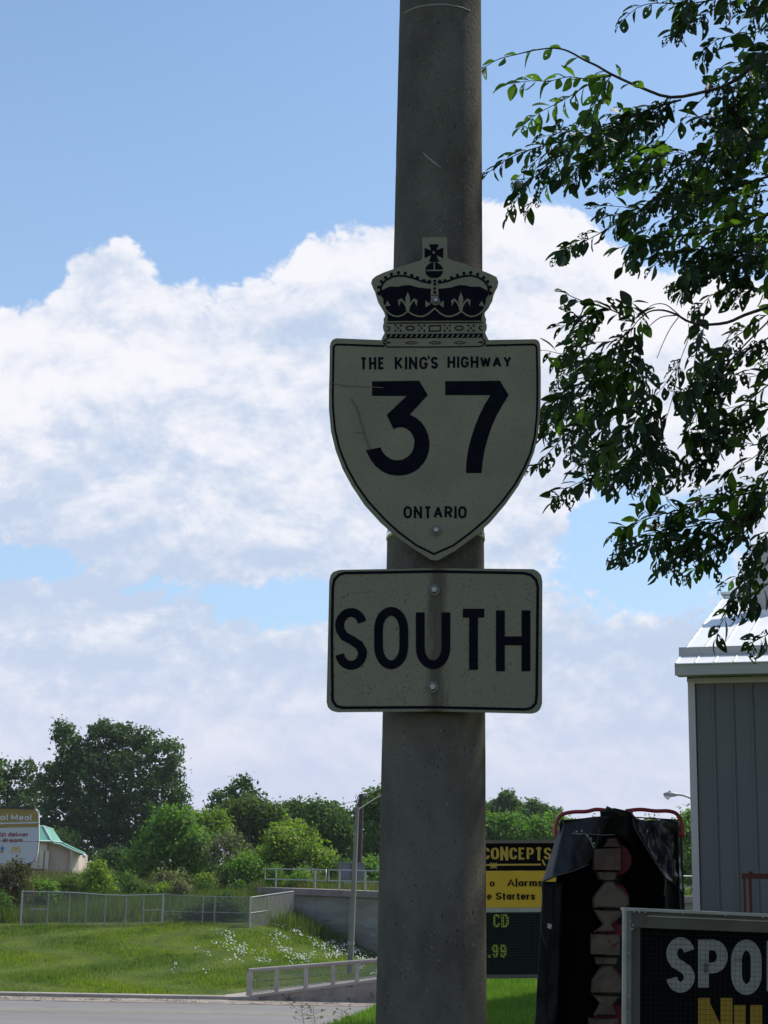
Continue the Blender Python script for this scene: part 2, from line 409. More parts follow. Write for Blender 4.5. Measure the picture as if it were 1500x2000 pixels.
# sidewalk slabs
sw = bpy.data.objects.new('sidewalk', None); C.objects.link(sw); tag(sw, kind='structure'); sw.location = (-20, YK, ZR)
for i in range(20):
    x = -36.2 + i * 1.5
    MB().box((x + .01, YK + .01, ZR - .2), (x + 1.49, YS + .1, ZR + .14)).build('slab', 'sidewalk_concrete', sw)
qa, qb = P(487, 1945, YK + .3), P(760, 1911, YK + .3)
MB().box((-6.19, YK + .02, ZR - .2), (qa.x + .4, YS + .3, ZR + .127)).build('path_kerb', 'sidewalk_concrete', kind='structure')
MB().add([(-6.19, YK + .02, ZR + .13), (qa.x, YK + .3, ZR + .13), (qb.x, YK + .4, qb.z - .04), (qb.x, YK + 3.6, qb.z - .04), (-6.19, YS + .6, ZR + .13)], [(0, 1, 4), (1, 2, 3, 4)]).build('path', 'sidewalk_concrete', kind='structure')
# dirt and leaf litter lying in the gutter
mb = MB()
for i in range(46):
    px = random.uniform(0, 730); p = P(px, random.uniform(1950, 1958), 67); cx, cy = p.x, random.uniform(66.8, YK - .1)
    for k in range(7):
        a = random.random() * 6.28; r = random.uniform(.02, .16); x, y = cx + random.gauss(0, .22), cy + random.gauss(0, .08)
        mb.add([(x, y, ZR + .02), (x + r * math.cos(a), y + r * math.sin(a), ZR + .02 + random.uniform(.01, .06)), (x + r * .5 * math.cos(a + 1.3), y + r * .5 * math.sin(a + 1.3), ZR + .03)], [(0, 1, 2)])
mb.build('roadside_litter', 'field_weeds', kind='stuff', label='dry scraps of weeds and dirt along the far gutter')

# ------------------------------------------------------------------ scattered grass and weeds
def blades(x, y, hgt, wid, lean=.5, zoff=-.02, z=None):
    n = len(x); z = (H(x, y) if z is None else z) + zoff
    a = RNG.random(n) * 2 * np.pi; la = RNG.random(n) * 2 * np.pi; ln = RNG.random(n) * lean * hgt
    dx, dy = np.cos(a) * wid / 2, np.sin(a) * wid / 2
    v = np.empty((n, 3, 3))
    v[:, 0] = np.stack([x - dx, y - dy, z], -1); v[:, 1] = np.stack([x + dx, y + dy, z], -1)
    v[:, 2] = np.stack([x + np.cos(la) * ln, y + np.sin(la) * ln, z + hgt], -1)
    return v.reshape(-1, 3)
# near lawn
n = 90000; x = RNG.uniform(-1.6, 2.6, n); y = 14 + RNG.random(n) ** .8 * 13
k = H(x, y) > -.9; x, y = x[k], y[k]
fastmesh('lawn_grass', blades(x, y, RNG.uniform(.03, .11, len(x)), .009), 3, 'lawn_grass', origin=(.5, 20, 0), kind='stuff', label='short sunlit grass at the foot of the black letter sign')
n = 24000; x = RNG.uniform(-4, 9, n); y = RNG.uniform(1.5, 14, n)
fastmesh('lawn_grass', blades(x, y, RNG.uniform(.03, .10, n), .010), 3, 'lawn_grass', origin=(2, 8, 0), kind='stuff', label='short grass around the foot of the concrete pole')
# bank
n = 150000; x = RNG.uniform(-26, 2.5, n); y = RNG.uniform(YS + .1, 95.5, n)
wb = wall_back(x, y); fy = np.interp(x, [-26, -12, -7.5, -6.8, W0.x + 2, 3], [88, 88, 86.7, 86.5, 96, 96])
zz = H(x, y)
k = (wb < -.1) & (y < fy + .3) & ~((x > -6.6) & (y < YS + 2.2 + (x + 6.6) * .42)); x, y, zz = x[k], y[k], zz[k]
hh = .6 * (.10 + .22 * (np.sin(x * .9 + np.sin(y * .7) * 2) * .5 + .5)) * RNG.uniform(.5, 1.3, len(x))
fastmesh('bank_grass', blades(x, y, hh, .035, .6), 3, 'bank_grass', origin=(-10, 80, -2.5), kind='stuff', label='bright green grass on the bank across the road')
# daisies on the bank
fl = []
def daisy_patch(px, py, sx, sy, n):
    subs = [(random.gauss(px, sx), random.gauss(py, sy)) for _ in range(max(2, n // 9))]
    for _ in range(n):
        ux, uy = random.choice(subs); qx, qy = random.gauss(ux, 5), random.gauss(uy, 3.5)
        if not (330 < qx < 745): continue
        r = ray(qx, qy); t0, best = 72., None
        D = 72.
        while D < 97:
            p = P(qx, qy, D)
            if p.z <= h1(p.x, p.y) + .22: best = p; break
            D += .5
        if best is None or wall_back(best.x, best.y) > -.1 or best.y < 73: continue
        fl.append(best)
for a in [(465, 1850, 25, 16, 110), (490, 1862, 35, 18, 120), (440, 1825, 14, 8, 30), (560, 1850, 30, 20, 60), (600, 1868, 35, 12, 110), (590, 1812, 18, 10, 60),
          (640, 1835, 22, 12, 130), (670, 1850, 22, 12, 140), (700, 1866, 20, 10, 130), (530, 1825, 20, 12, 30), (575, 1795, 10, 8, 22), (350, 1875, 18, 12, 10), (250, 1850, 20, 10, 12), (720, 1880, 12, 8, 60)]:
    daisy_patch(*a)
mb = MB()
for p in fl:
    r = random.uniform(.018, .046); t = Vector((random.gauss(0, .5), -1 + random.gauss(0, .3), random.uniform(.6, 1.6))).normalized()
    a = t.cross(Vector((1, 0, 0))).normalized(); b = t.cross(a); ph = random.random()
    mb.add([p + (a * math.cos(ph + k * 1.2566) + b * math.sin(ph + k * 1.2566)) * r for k in range(5)], [(0, 1, 2, 3, 4)])
mb.build('daisies', 'daisy_white', kind='stuff', label='white daisies scattered over the bank beside the wall')
# field of weeds behind the fence
def field(n, y0, y1, h0, h1_, wid, m, lab, xr=(-42, 0)):
    x = RNG.uniform(*xr, n); y = y0 + RNG.random(n) * (y1 - y0); x = np.where(RNG.random(n) < .5, x * (y / 130), x)
    k = (wall_back(x, y) < -.2) | (wall_back(x, y) > 2.0); x, y = x[k], y[k]
    clump = .35 + .65 * (np.sin(x * .55 + 1.3 * np.sin(y * .31)) * np.sin(y * .42 + x * .2) * .5 + .5)
    fastmesh('field_weeds', blades(x, y, RNG.uniform(h0, h1_, len(x)) * clump, wid, .5), 3, m, origin=(-15, 110, 0), kind='stuff', label=lab)
field(60000, 89.0, 108, .3, 1.3, .06, 'field_weeds_green', 'green weeds growing just behind the chain link fence')
field(80000, 96, 138, .3, 1.1, .07, 'field_weeds', 'brownish tall weeds in the field below the trees')
field(40000, 94, 150, .3, .9, .07, 'field_weeds_green', 'patches of green weeds in the field below the trees', xr=(-46, 60))
n = 5000; x = RNG.uniform(W0.x - 1, 1, n); y = 101.5 + RNG.random(n) * 3 - (x - W0.x) * 1.25
fastmesh('wall_top_weeds', blades(x, y, RNG.uniform(.15, .6, n), .06, z=np.full(n, WTOP - .2)), 3, 'field_weeds', origin=(-3, 97, 0), kind='stuff', label='low brown weeds on top of the retaining wall')
# tall weeds along the base of the retaining wall
n = 4200; t = RNG.random(n); x = W0.x + 1.5 + t * (W1.x + 1 - W0.x - 1.5); y = np.interp(x, [W0.x, W1.x, W2.x], [W0.y, W1.y, W2.y]) - RNG.random(n) ** 2 * 1.2 - .1
fastmesh('wall_foot_weeds', blades(x, y, RNG.uniform(.12, .42, n), .05), 3, 'field_weeds_green', origin=(-3, 90, -2), kind='stuff', label='dark tall weeds along the foot of the concrete wall')

# ------------------------------------------------------------------ far trees
def leafquads(c, nrm, size):
    n = len(c); nrm = nrm / np.linalg.norm(nrm, axis=1, keepdims=True)
    r = RNG.normal(size=(n, 3)); a = np.cross(nrm, r); a /= np.linalg.norm(a, axis=1, keepdims=True) + 1e-9; b = np.cross(nrm, a)
    s = size[:, None]; v = np.empty((n, 4, 3))
    v[:, 0] = c - a * s * .75; v[:, 1] = c - b * s * .42 + nrm * s * .12; v[:, 2] = c + a * s * .75; v[:, 3] = c + b * s * .42 + nrm * s * .12
    return v.reshape(-1, 3)
def crown_points(lobes, n, cl):
    L = np.array(lobes)          # cx cy cz rx ry rz
    wt = (L[:, 3] * L[:, 5]); wt = wt / wt.sum(); nc = max(8, n // 14)
    li = RNG.choice(len(L), nc, p=wt); d = RNG.normal(size=(nc, 3)); d[:, 2] += .25; d[:, 1] -= .25; d /= np.linalg.norm(d, axis=1, keepdims=True)
    r = .55 + .5 * RNG.random(nc) ** .6
    cc = L[li, :3] + d * L[li, 3:] * r[:, None]
    k = RNG.integers(0, nc, n); c = cc[k] + RNG.normal(size=(n, 3)) * cl * np.array([1, 1, .8])
    out = d[k] + RNG.normal(size=(n, 3)) * .75 + np.array([0, 0, .35])
    return c, out
def tree(name, label, px, ytop, wpx, D, col, n=9000, leaf=.26, seed=0, ybot=None, shape='round', group=None, cat='tree', nl=20, lobes_px=None, trunk=True, cl=.33, zb=None):
    random.seed(seed); top = P(px, ytop, D); zb = h1(top.x, D) if zb is None else zb; wid = wpx / F * D; hgt = top.z - zb
    base = Vector((top.x, D, zb))
    lowz = zb + hgt * (.12 if shape != 'tall' else .25) if ybot is None else P(px, ybot, D).z
    root = thing(name, label, cat, base, group)
    cx, cz = top.x, (lowz + top.z) / 2; rx, rz = wid / 2, (top.z - lowz) / 2
    lobes = []
    if lobes_px:
        for (lx, ly, lr) in lobes_px:
            q = P(lx, ly, D); r = lr / F * D; lobes.append((q.x, D + random.uniform(-.6, .6) * rx * .6, q.z, r, r, r * .9))
    else:
        for i in range(nl):
            a = random.random() * 6.283; rr = math.sqrt(random.random()) * .68; v = random.uniform(-.72, .72); sq = math.sqrt(max(.1, 1 - v * v))
            rl = random.uniform(.24, .40) * min(rx, rz) * 1.15
            lobes.append((cx + math.cos(a) * rr * rx * sq * 1.05, D + math.sin(a) * rr * rx * sq * .9, cz + v * rz * .98, rl * 1.15, rl * 1.1, rl * .95))
        lobes.append((cx, D, top.z - rz * .3, rx * .34, rx * .34, rz * .27))
        lobes.append((cx, D, cz, rx * .62, rx * .6, rz * .66))
    c, o = crown_points(lobes, n, cl)
    keep = c[:, 2] > zb + .1
    fastmesh('crown', leafquads(c[keep], o[keep], RNG.uniform(.55, 1.2, keep.sum()) * leaf), 4, 'foliage_' + col, parent=root)
    if trunk:
        mb = MB(); tr = max(.06, hgt * .018)
        fork = base + Vector((random.uniform(-.2, .2), 0, hgt * .32))
        mb.tube([base - Vector((0, 0, .3)), base + Vector((0, 0, hgt * .15)), fork, Vector((cx, D, cz + rz * .5))], [tr * 1.3, tr, tr * .8, tr * .25], 7)
        for l in lobes[:9]:
            e = Vector(l[:3]); mid = (fork + e) / 2 + Vector((0, 0, -.3)); mb.tube([fork, mid, e], [tr * .5, tr * .3, tr * .1], 5)
        mb.build('trunk', 'bark_far', parent=root)
    return root
GT = 'trees behind the weedy field'
tree('broad_tree', 'tallest tree, broad dark crown behind the green roofed building', 215, 1408, 290, 176, 'dark', 36000, .33, 3, group=GT,
     lobes_px=[(135, 1445, 26), (150, 1480, 40), (205, 1440, 32), (240, 1450, 36), (285, 1450, 32), (325, 1485, 36), (345, 1520, 24), (100, 1520, 36), (180, 1510, 50), (250, 1520, 52), (310, 1545, 44), (350, 1560, 20),
               (120, 1580, 50), (190, 1590, 55), (260, 1600, 55), (310, 1610, 36), (150, 1640, 48), (230, 1655, 50), (285, 1665, 36), (90, 1640, 44), (200, 1425, 18), (125, 1425, 14), (340, 1455, 12), (362, 1590, 12)])
tree('leafy_tree', 'dark green tree at the left edge above the white billboard', 20, 1478, 150, 184, 'dark', 12000, .33, 5, group=GT,
     lobes_px=[(10, 1500, 22), (50, 1505, 24), (-20, 1520, 36), (40, 1540, 38), (80, 1545, 26), (0, 1580, 44), (60, 1590, 40), (20, 1630, 50), (70, 1640, 40), (-60, 1560, 50), (-50, 1620, 50)])
tree('leafy_tree', 'small dark tree with a gappy rounded top rising over the lighter trees', 465, 1518, 110, 150, 'dark', 4600, .28, 8, group=GT, cl=.3,
     lobes_px=[(475, 1532, 17), (455, 1545, 13), (430, 1556, 13), (500, 1552, 14), (512, 1572, 10), (480, 1570, 20), (415, 1572, 9), (445, 1580, 18), (460, 1610, 34), (490, 1620, 30)])
tree('leafy_tree', 'medium green tree below and right of the small dark tree', 475, 1566, 170, 133, 'olive', 12000, .24, 9, group=GT,
     lobes_px=[(450, 1590, 26), (490, 1585, 24), (530, 1595, 24), (500, 1620, 34), (550, 1630, 28), (460, 1630, 30), (520, 1660, 34), (425, 1600, 18), (570, 1660, 20)])
tree('leafy_tree', 'green tree between the yellowish tree and the skyline', 575, 1570, 100, 146, 'mid', 7000, .25, 11, group=GT,
     lobes_px=[(555, 1588, 18), (580, 1582, 17), (540, 1600, 20), (600, 1600, 22), (570, 1620, 32), (610, 1640, 30)])
tree('leafy_tree', 'speckled grey green tree left of the tall wooden pole', 640, 1562, 110, 138, 'mid', 9500, .24, 12, group=GT,
     lobes_px=[(618, 1580, 17), (648, 1582, 15), (672, 1596, 14), (630, 1605, 28), (665, 1620, 26), (640, 1645, 34), (675, 1660, 26), (610, 1640, 24), (650, 1680, 26)])
tree('leafy_tree', 'dark green tree right of the wooden pole, half behind the concrete pole', 735, 1550, 100, 128, 'mid', 9000, .22, 13, group=GT,
     lobes_px=[(722, 1566, 17), (745, 1560, 20), (705, 1590, 14), (730, 1600, 28), (760, 1600, 30), (725, 1640, 28), (755, 1650, 34), (715, 1670, 18)])
tree('leafy_tree', 'light green bushy tree in front of the tall dark tree', 345, 1585, 165, 118, 'light', 11000, .22, 14, group=GT,
     lobes_px=[(330, 1600, 18), (355, 1605, 20), (310, 1625, 22), (350, 1635, 30), (390, 1650, 24), (295, 1655, 24), (335, 1670, 34), (385, 1680, 28), (280, 1682, 20), (405, 1690, 14)])
tree('leafy_tree', 'yellow green tree behind the end of the wall railing', 570, 1612, 150, 111, 'yellow', 9500, .21, 15, group=GT,
     lobes_px=[(570, 1628, 18), (545, 1642, 20), (595, 1640, 18), (570, 1660, 28), (530, 1675, 20), (610, 1672, 20), (560, 1690, 24), (635, 1680, 14), (515, 1695, 14)])
tree('leafy_tree', 'pale yellow green low tree beside the light green bushy tree', 395, 1588, 90, 128, 'yellow', 4500, .22, 16, group=GT,
     lobes_px=[(385, 1602, 14), (405, 1612, 16), (425, 1600, 10), (400, 1635, 20), (430, 1625, 14)])
tree('bare_shrub', 'grey thin branched shrub left of the wall railing', 450, 1625, 100, 114, 'grey', 2300, .17, 17, cat='shrub',
     lobes_px=[(450, 1645, 22), (430, 1660, 22), (470, 1668, 20), (445, 1690, 24), (415, 1672, 10)])
tree('leafy_tree', 'hazy tree with a high pointed crown just right of the concrete pole', 990, 1548, 80, 185, 'haze', 5200, .34, 18, group=GT,
     lobes_px=[(990, 1562, 14), (975, 1580, 18), (1005, 1578, 15), (960, 1585, 16), (985, 1605, 26), (945, 1600, 20)])
tree('leafy_tree', 'hazy tree left of the black tarp with a small peaked top', 1050, 1562, 90, 178, 'haze', 4800, .34, 19, group=GT,
     lobes_px=[(1043, 1576, 12), (1060, 1590, 16), (1030, 1600, 18), (1080, 1598, 16), (1050, 1615, 26)])
tree('leafy_tree', 'sunlit green tree above the black and yellow letter sign', 985, 1588, 120, 142, 'light', 7000, .26, 20, group=GT,
     lobes_px=[(965, 1612, 20), (1000, 1608, 20), (940, 1625, 22), (980, 1635, 28), (1020, 1630, 24), (1000, 1660, 36), (950, 1665, 30)])
tree('leafy_tree', 'sunlit green tree directly behind the left end of the red pipe', 1070, 1596, 120, 138, 'light', 7000, .26, 21, group=GT,
     lobes_px=[(1050, 1618, 20), (1085, 1612, 20), (1110, 1625, 24), (1070, 1640, 28), (1050, 1670, 34), (1110, 1665, 34)])
tree('leafy_tree', 'green tree mostly behind the middle of the black tarp', 1180, 1602, 150, 136, 'mid', 5000, .28, 22, group=GT)
tree('leafy_tree', 'green tree behind the gap under the right end of the red pipe', 1270, 1600, 140, 136, 'mid', 5000, .28, 23, group=GT)
tree('leafy_tree', 'green tree in the gap between black tarp and grey metal building', 1350, 1586, 110, 120, 'light', 9000, .22, 24, group=GT,
     lobes_px=[(1345, 1602, 14), (1365, 1605, 20), (1335, 1620, 16), (1350, 1640, 24), (1340, 1670, 26), (1360, 1700, 26), (1380, 1660, 30), (1335, 1705, 18)])
tree('leafy_tree', 'green tree hidden behind the concrete pole apart from its edges', 845, 1572, 190, 140, 'mid', 7000, .26, 25, group=GT)
tree('leafy_tree', 'tree to the left of the frame beyond the billboard', -90, 1440, 200, 160, 'dark', 9000, .30, 26, group=GT)
# understory filling the foot of the trees
for i, (px, yt, wp, D, c) in enumerate([(120, 1620, 150, 168, 'dark'), (225, 1655, 110, 158, 'dark'), (265, 1665, 80, 120, 'mid'), (470, 1680, 80, 110, 'olive'), (670, 1690, 70, 106, 'mid'), (720, 1680, 60, 106, 'light'), (510, 1655, 60, 116, 'mid')]):
    places = ['dark bush beside the pink walled building', 'dark bush under the middle of the tallest tree', 'dark bush under the right side of the tallest tree', 'olive bush at the foot of the grey bare shrub', 'green bush behind the railing beside the grey cabinet', 'light green bush behind the railing at the concrete pole', 'green bush just above the left end of the wall']
    tree('bush', places[i], px, yt, wp, D, c, 3200, .2, 40 + i, trunk=False, cat='bush', group='bushes at the foot of the trees')
# shrubs close to the fence
tree('shrub', 'reddish brown shrub in front of the billboard post', 30, 1684, 120, 93, 'red', 7000, .13, 60, cat='shrub', cl=.2, lobes_px=[(20, 1715, 24), (45, 1705, 14), (5, 1740, 28), (40, 1745, 22), (15, 1780, 26), (38, 1690, 9), (-30, 1750, 40)])
tree('shrub', 'yellow green sapling behind the left part of the fence', 188, 1678, 60, 100, 'yellow', 3600, .13, 61, cat='shrub', cl=.18, lobes_px=[(190, 1695, 13), (180, 1715, 18), (200, 1720, 16), (185, 1740, 20), (170, 1742, 12), (218, 1735, 8)])
tree('shrub', 'dark leafy bush pressed against the middle of the fence', 430, 1745, 110, 88.8, 'dark', 6500, .11, 62, cat='shrub', cl=.17, lobes_px=[(440, 1760, 14), (420, 1768, 14), (400, 1780, 16), (455, 1775, 14), (430, 1790, 20), (375, 1790, 18), (345, 1795, 12), (470, 1790, 12)])
tree('shrub', 'bright green bush beside the reddish brown shrub', 85, 1722, 60, 96, 'light', 2600, .13, 63, cat='shrub', cl=.2)
tree('shrub', 'greyish green bush between the bright bush and the yellow sapling', 130, 1716, 70, 101, 'olive', 2000, .14, 64, cat='shrub', cl=.22)
tree('shrub', 'round green bush low in the field right of the sapling', 245, 1708, 40, 104, 'mid', 1500, .13, 65, cat='shrub', cl=.2)
tree('shrub', 'leafy weed bush growing on the wall behind the railing', 585, 1697, 60, 99, 'light', 1800, .12, 66, cat='shrub', cl=.2, trunk=False, zb=WTOP - .2)
tree('shrub', 'pale green plant at the left end of the wall railing', 535, 1690, 40, 99.5, 'light', 1200, .12, 67, cat='shrub', cl=.18, trunk=False, zb=WTOP - .2)
tree('shrub', 'tall leafy plants left of the wall end', 480, 1665, 60, 108, 'light', 2200, .16, 68, cat='shrub', cl=.25)
tree('shrub', 'green bush at the left edge below the reddish brown shrub', -5, 1745, 60, 91, 'mid', 2600, .11, 69, cat='shrub', cl=.2)
random.seed(31)
LB = ['dark', 'olive', 'mid', 'grey', 'yellow', 'dark']
LBL = [('dark', 92, 1716, 'low dark shrub just behind the left corner post of the fence'), ('olive', 128, 1722, 'low olive shrub behind the second fence panel from the left'), ('grey', 152, 1714, 'greyish tangle of stems left of the yellow green sapling'),
 ('mid', 228, 1724, 'low green shrub right of the yellow green sapling behind the fence'), ('dark', 262, 1718, 'low dark shrub behind the middle of the left fence run'), ('olive', 290, 1726, 'low olive shrub left of the tall middle fence post'),
 ('yellow', 325, 1722, 'small yellow green shrub directly behind the tall middle fence post'), ('grey', 352, 1712, 'greyish brown thicket right of the tall middle fence post'), ('dark', 396, 1722, 'low dark shrub above the leafy bush on the fence'),
 ('mid', 470, 1716, 'low green shrub near the right end of the long fence run'), ('olive', 250, 1698, 'low olive shrub under the tallest tree, far side of the field'), ('grey', 330, 1698, 'greyish low shrub at the foot of the light green bushy tree'),
 ('yellow', 402, 1700, 'pale low shrub below the grey thin branched shrub'), ('dark', 490, 1696, 'low dark shrub left of the end of the retaining wall')]
for i, (col_, px, yt, lab) in enumerate(LBL):
    rs_ = random.getstate()
    tree('low_shrub', lab, px, yt + 9, 34 + (i * 37 % 24), 98 + (i * 13 % 7) if yt > 1705 else 112, col_, 1000, .15, 200 + i, trunk=False, cat='shrub', cl=.22, nl=6, group='low shrubs dotted over the weedy field')
    random.setstate(rs_)
random.seed(11)

# ------------------------------------------------------------------ retaining wall with railing
root = thing('retaining_wall', 'long grey concrete retaining wall under the pipe railing', 'wall', (W1.x, W1.y, -4.2))
def wallseg(a, b, ztop, zbot, back, m, name, front=0., **kw):
    a = Vector((a.x, a.y, 0)); b = Vector((b.x, b.y, 0)); d = (b - a).normalized(); nrm = Vector((-d.y, d.x, 0))
    if nrm.y < 0: nrm = -nrm
    f0, f1 = a - nrm * front, b - nrm * front; k0, k1 = a + nrm * back, b + nrm * back
    mb = MB(); mb.hexa([Vector((p.x, p.y, z)) for z in (zbot, ztop) for p in (f0, f1, k1, k0)])
    return mb.build(name, m, root, **kw)
segs = []
k = 4
for i in range(k): segs.append((W0.lerp(W1, i / k), W0.lerp(W1, (i + 1) / k)))
for i in range(9): segs.append((W1.lerp(W2, i / 9), W1.lerp(W2, (i + 1) / 9)))
for i in range(6): segs.append((W2.lerp(W3, i / 6), W2.lerp(W3, (i + 1) / 6)))
for a, b in segs:
    g_ = (b - a).normalized() * .02
    wallseg(a + g_, b - g_, WTOP - .34, -4.6, .5, 'wall_concrete', 'wall_panel')
    wallseg(a, b, WTOP - .34, -4.6, .9, 'wall_concrete', 'wall_core', front=-.06)
    wallseg(a, b, WTOP, WTOP - .34, 1.7, 'ledge_concrete', 'coping', front=.22)
# pale paint patches on the wall
mb = MB()
dW = (W2 - W1); dW.z = 0; dW.normalize(); dA = (W1 - W0); dA.z = 0; dA.normalize()
for (x0, y0, w_, h_) in [(708, 1800, 9, 12), (716, 1806, 20, 7), (722, 1822, 16, 9), (719, 1832, 9, 6), (736, 1810, 8, 9)]:
    pts_ = []
    for k in range(10):
        a = k / 10 * 6.283; pts_.append(PL(x0 + w_ / 2 * (1 + math.cos(a) * random.uniform(.7, 1.1)), y0 + h_ / 2 * (1 + math.sin(a) * random.uniform(.7, 1.1)), W1, dA) - Vector((-dA.y, dA.x, 0)) * .012)
    mb.add(pts_, [tuple(range(10))])
mat('faded_paint', (.24, .25, .26), .9, var=.3, vscale=4)
mb.build('paint_patch', 'faded_paint', root)

rail = thing('pipe_railing', 'two rail galvanised pipe railing on top of the retaining wall', 'railing', (W0.x, W0.y, WTOP))
def railrun(a, b, hgt, posts, rt=.035, m='galvanised', gapends=True):
    d = (b - a)
    top = Vector((0, 0, hgt)); low = Vector((0, 0, hgt * .45))
    MB().tube([a + low, a + top, b + top, b + low, a + low], rt, 6).build('rail', m, rail)
    for t in posts:
        q = a + d * t; MB().tube([q, q + top], rt * 1.15, 6).build('post', m, rail)
def onW(px, i=0):
    q = PL(px, 1733, W0, dA) if px < 742 else PL(px, 1733, W1, dW); return Vector((q.x, q.y + .35, WTOP))
railrun(onW(516), onW(636), 1.06, (.19, .83), .04)
railrun(onW(641), onW(741), 1.06, (.22, .73), .04)
for x0 in range(760, 1600, 100): railrun(onW(x0), onW(x0 + 95), 1.06, (.2, .8), .04)
# grey cabinet on the wall
q = P(660, 1730, 100); q2 = P(711, 1730, 100); zt = P(660, 1684, 100).z
cab = thing('utility_cabinet', 'grey metal cabinet standing behind the pipe railing', 'cabinet', (q.x, 100, WTOP - .3))
MB().box((q.x, 99.7, WTOP - .3), (q2.x, 100.7, zt - .08)).build('body', 'cabinet_grey', cab)
MB().box((q.x - .05, 99.62, zt - .08), (q2.x + .05, 100.8, zt)).build('lid', 'cabinet_grey', cab)
MB().box(((q.x + q2.x) / 2 - .02, 99.67, WTOP - .2), ((q.x + q2.x) / 2 + .02, 99.71, zt - .1)).build('door_seam', 'dark_metal', cab)
MB().box((q.x + .4, 99.66, WTOP + .1), (q.x + .75, 99.70, WTOP + .35)).build('plate', 'board_white', cab)

# ------------------------------------------------------------------ chain link fence on the bank
fence = thing('chain_link_fence', 'chain link fence along the top of the grass bank', 'fence', P(320, 1808, 88))
FT = [(44, 1741, 88), (95, 1742, 88), (137, 1743, 88), (170, 1745, 88), (207, 1748, 88), (247, 1749, 88), (281, 1748, 88), (319, 1747, 88), (397, 1751, 87.6), (420, 1751, 87.4), (489, 1753, 86.8), (523, 1748, 89), (573, 1741, 93)]
tops = [P(*a) for a in FT]
bots = [Vector((t.x, t.y, h1(t.x, t.y) - .05)) for t in tops]
big = {0, 7, 10}
for i, (t, b) in enumerate(zip(tops, bots)):
    MB().tube([b, t + Vector((0, 0, .06 if i in big else 0))], .055 if i in big else .035, 6).build('post', 'galvanised' if i in big else 'galvanised_dull', fence)
for (a, b) in ((0, 7), (7, 10), (10, 12)):
    MB().tube(tops[a:b + 1], .035 if a != 7 else .022, 6).build('top_rail', 'galvanised' if a != 7 else 'galvanised_dull', fence)
for (i, f0, f1_) in ((0, .35, 1), (6, 0, 1), (10, 0, 1)):
    a = tops[i].lerp(bots[i], .5); b = tops[i + 1].lerp(bots[i + 1], .5); MB().tube([a.lerp(b, f0), a.lerp(b, f1_)], .028, 6).build('brace', 'galvanised', fence)
MB().tube([tops[7].lerp(bots[7], .55), tops[10].lerp(bots[10], .5)], .018, 5).build('brace', 'galvanised_dull', fence)
for i in range(len(tops) - 1):
    t0, t1, b0, b1 = tops[i], tops[i + 1], bots[i], bots[i + 1]; L = (t1 - t0).length; Hh = (t0 - b0).length; stp = .075
    mb = MB(); dirx = (t1 - t0) / L
    def pt(u, v): u = min(max(u, 0), L); return b0.lerp(b1, u / L).lerp(t0.lerp(t1, u / L), v / Hh)
    u = -Hh
    while u < L:
        for sgn in (1, -1):
            if sgn == 1: ua, va, ub, vb = u, 0, u + Hh, Hh
            else: ua, va, ub, vb = u, Hh, u + Hh, 0
            if ua < 0: f = -ua / (ub - ua); ua, va = 0, lerp(va, vb, f)
            if ub > L: f = (ub - L) / (ub - ua); ub, vb = L, lerp(vb, va, f)
            if ub <= ua: continue
            p, q_ = pt(ua, va), pt(ub, vb); yy = Vector((0, .004 * sgn, 0)); w_ = Vector((.0042, 0, -.0042 * sgn))
            mb.add([p - w_ * .8 + yy, p + w_ * .8 + yy, q_ + w_ * .8 + yy, q_ - w_ * .8 + yy], [(0, 1, 2, 3)])
        u += stp
    mb.build('wire_mesh', 'fence_wire', fence, kind='stuff')

# ------------------------------------------------------------------ sidewalk barrier with mesh panels
bar = thing('sidewalk_barrier', 'rising guard rail with mesh panels on a low concrete wall by the road', 'barrier', P(487, 1950, 70))
def BD(px): return YK + .15 + 0 * (px - 487) / 248 * 2.2
def wy(px, a, b): return lerp(a, b, (px - 487) / 248.)
XE = 1010
pts4 = []
for px in (487, XE):
    D = BD(px); t = P(px, wy(px, 1944, 1913), D); b = P(px, wy(px, 1950, 1951), D)
    pts4.append((t, b))
(t0, b0), (t1, b1) = pts4; yb = Vector((0, .35, 0)); b0 = Vector((b0.x, b0.y, ZR - .2)); b1 = Vector((b1.x, b1.y, ZR - .3))
MB().hexa([b0, b1, b1 + yb, b0 + yb, t0 - Vector((0, 0, .1)), t1 - Vector((0, 0, .1)), t1 + yb - Vector((0, 0, .1)), t0 + yb - Vector((0, 0, .1))]).build('concrete_wall', 'gutter_concrete', bar)
yf = Vector((0, -.06, 0)); z1 = Vector((0, 0, .1))
MB().hexa([t0 + yf - z1, t1 + yf - z1, t1 + yb + z1 * 0 - z1, t0 + yb - z1, t0 + yf, t1 + yf, t1 + yb, t0 + yb]).build('coping', 'sidewalk_concrete', bar)
PXS = [488, 540, 597, 650, 697, 745, 800, 860, 925, 985]
def btop(px): return P(px, wy(px, 1898, 1878.5), BD(px) + .12)
def bbot(px): return P(px, wy(px, 1944, 1912.5), BD(px) + .12)
for px in PXS:
    t, b = btop(px), bbot(px); MB().box((b.x - (.15 if px == 488 else .085), b.y - .06, b.z - .02), (b.x + .085, b.y + .08, t.z)).build('post', 'barrier_paint', bar)
t0, t1 = btop(486), btop(PXS[-1]); MB().tube([t0 + Vector((0, 0, .05)), t1 + Vector((0, 0, .05))], .085, 8).build('top_rail', 'sidewalk_concrete', bar)
t0, t1 = bbot(486), bbot(PXS[-1]); MB().tube([t0 + Vector((0, 0, .12)), t1 + Vector((0, 0, .12))], .025, 5).build('bottom_rail', 'barrier_paint', bar)
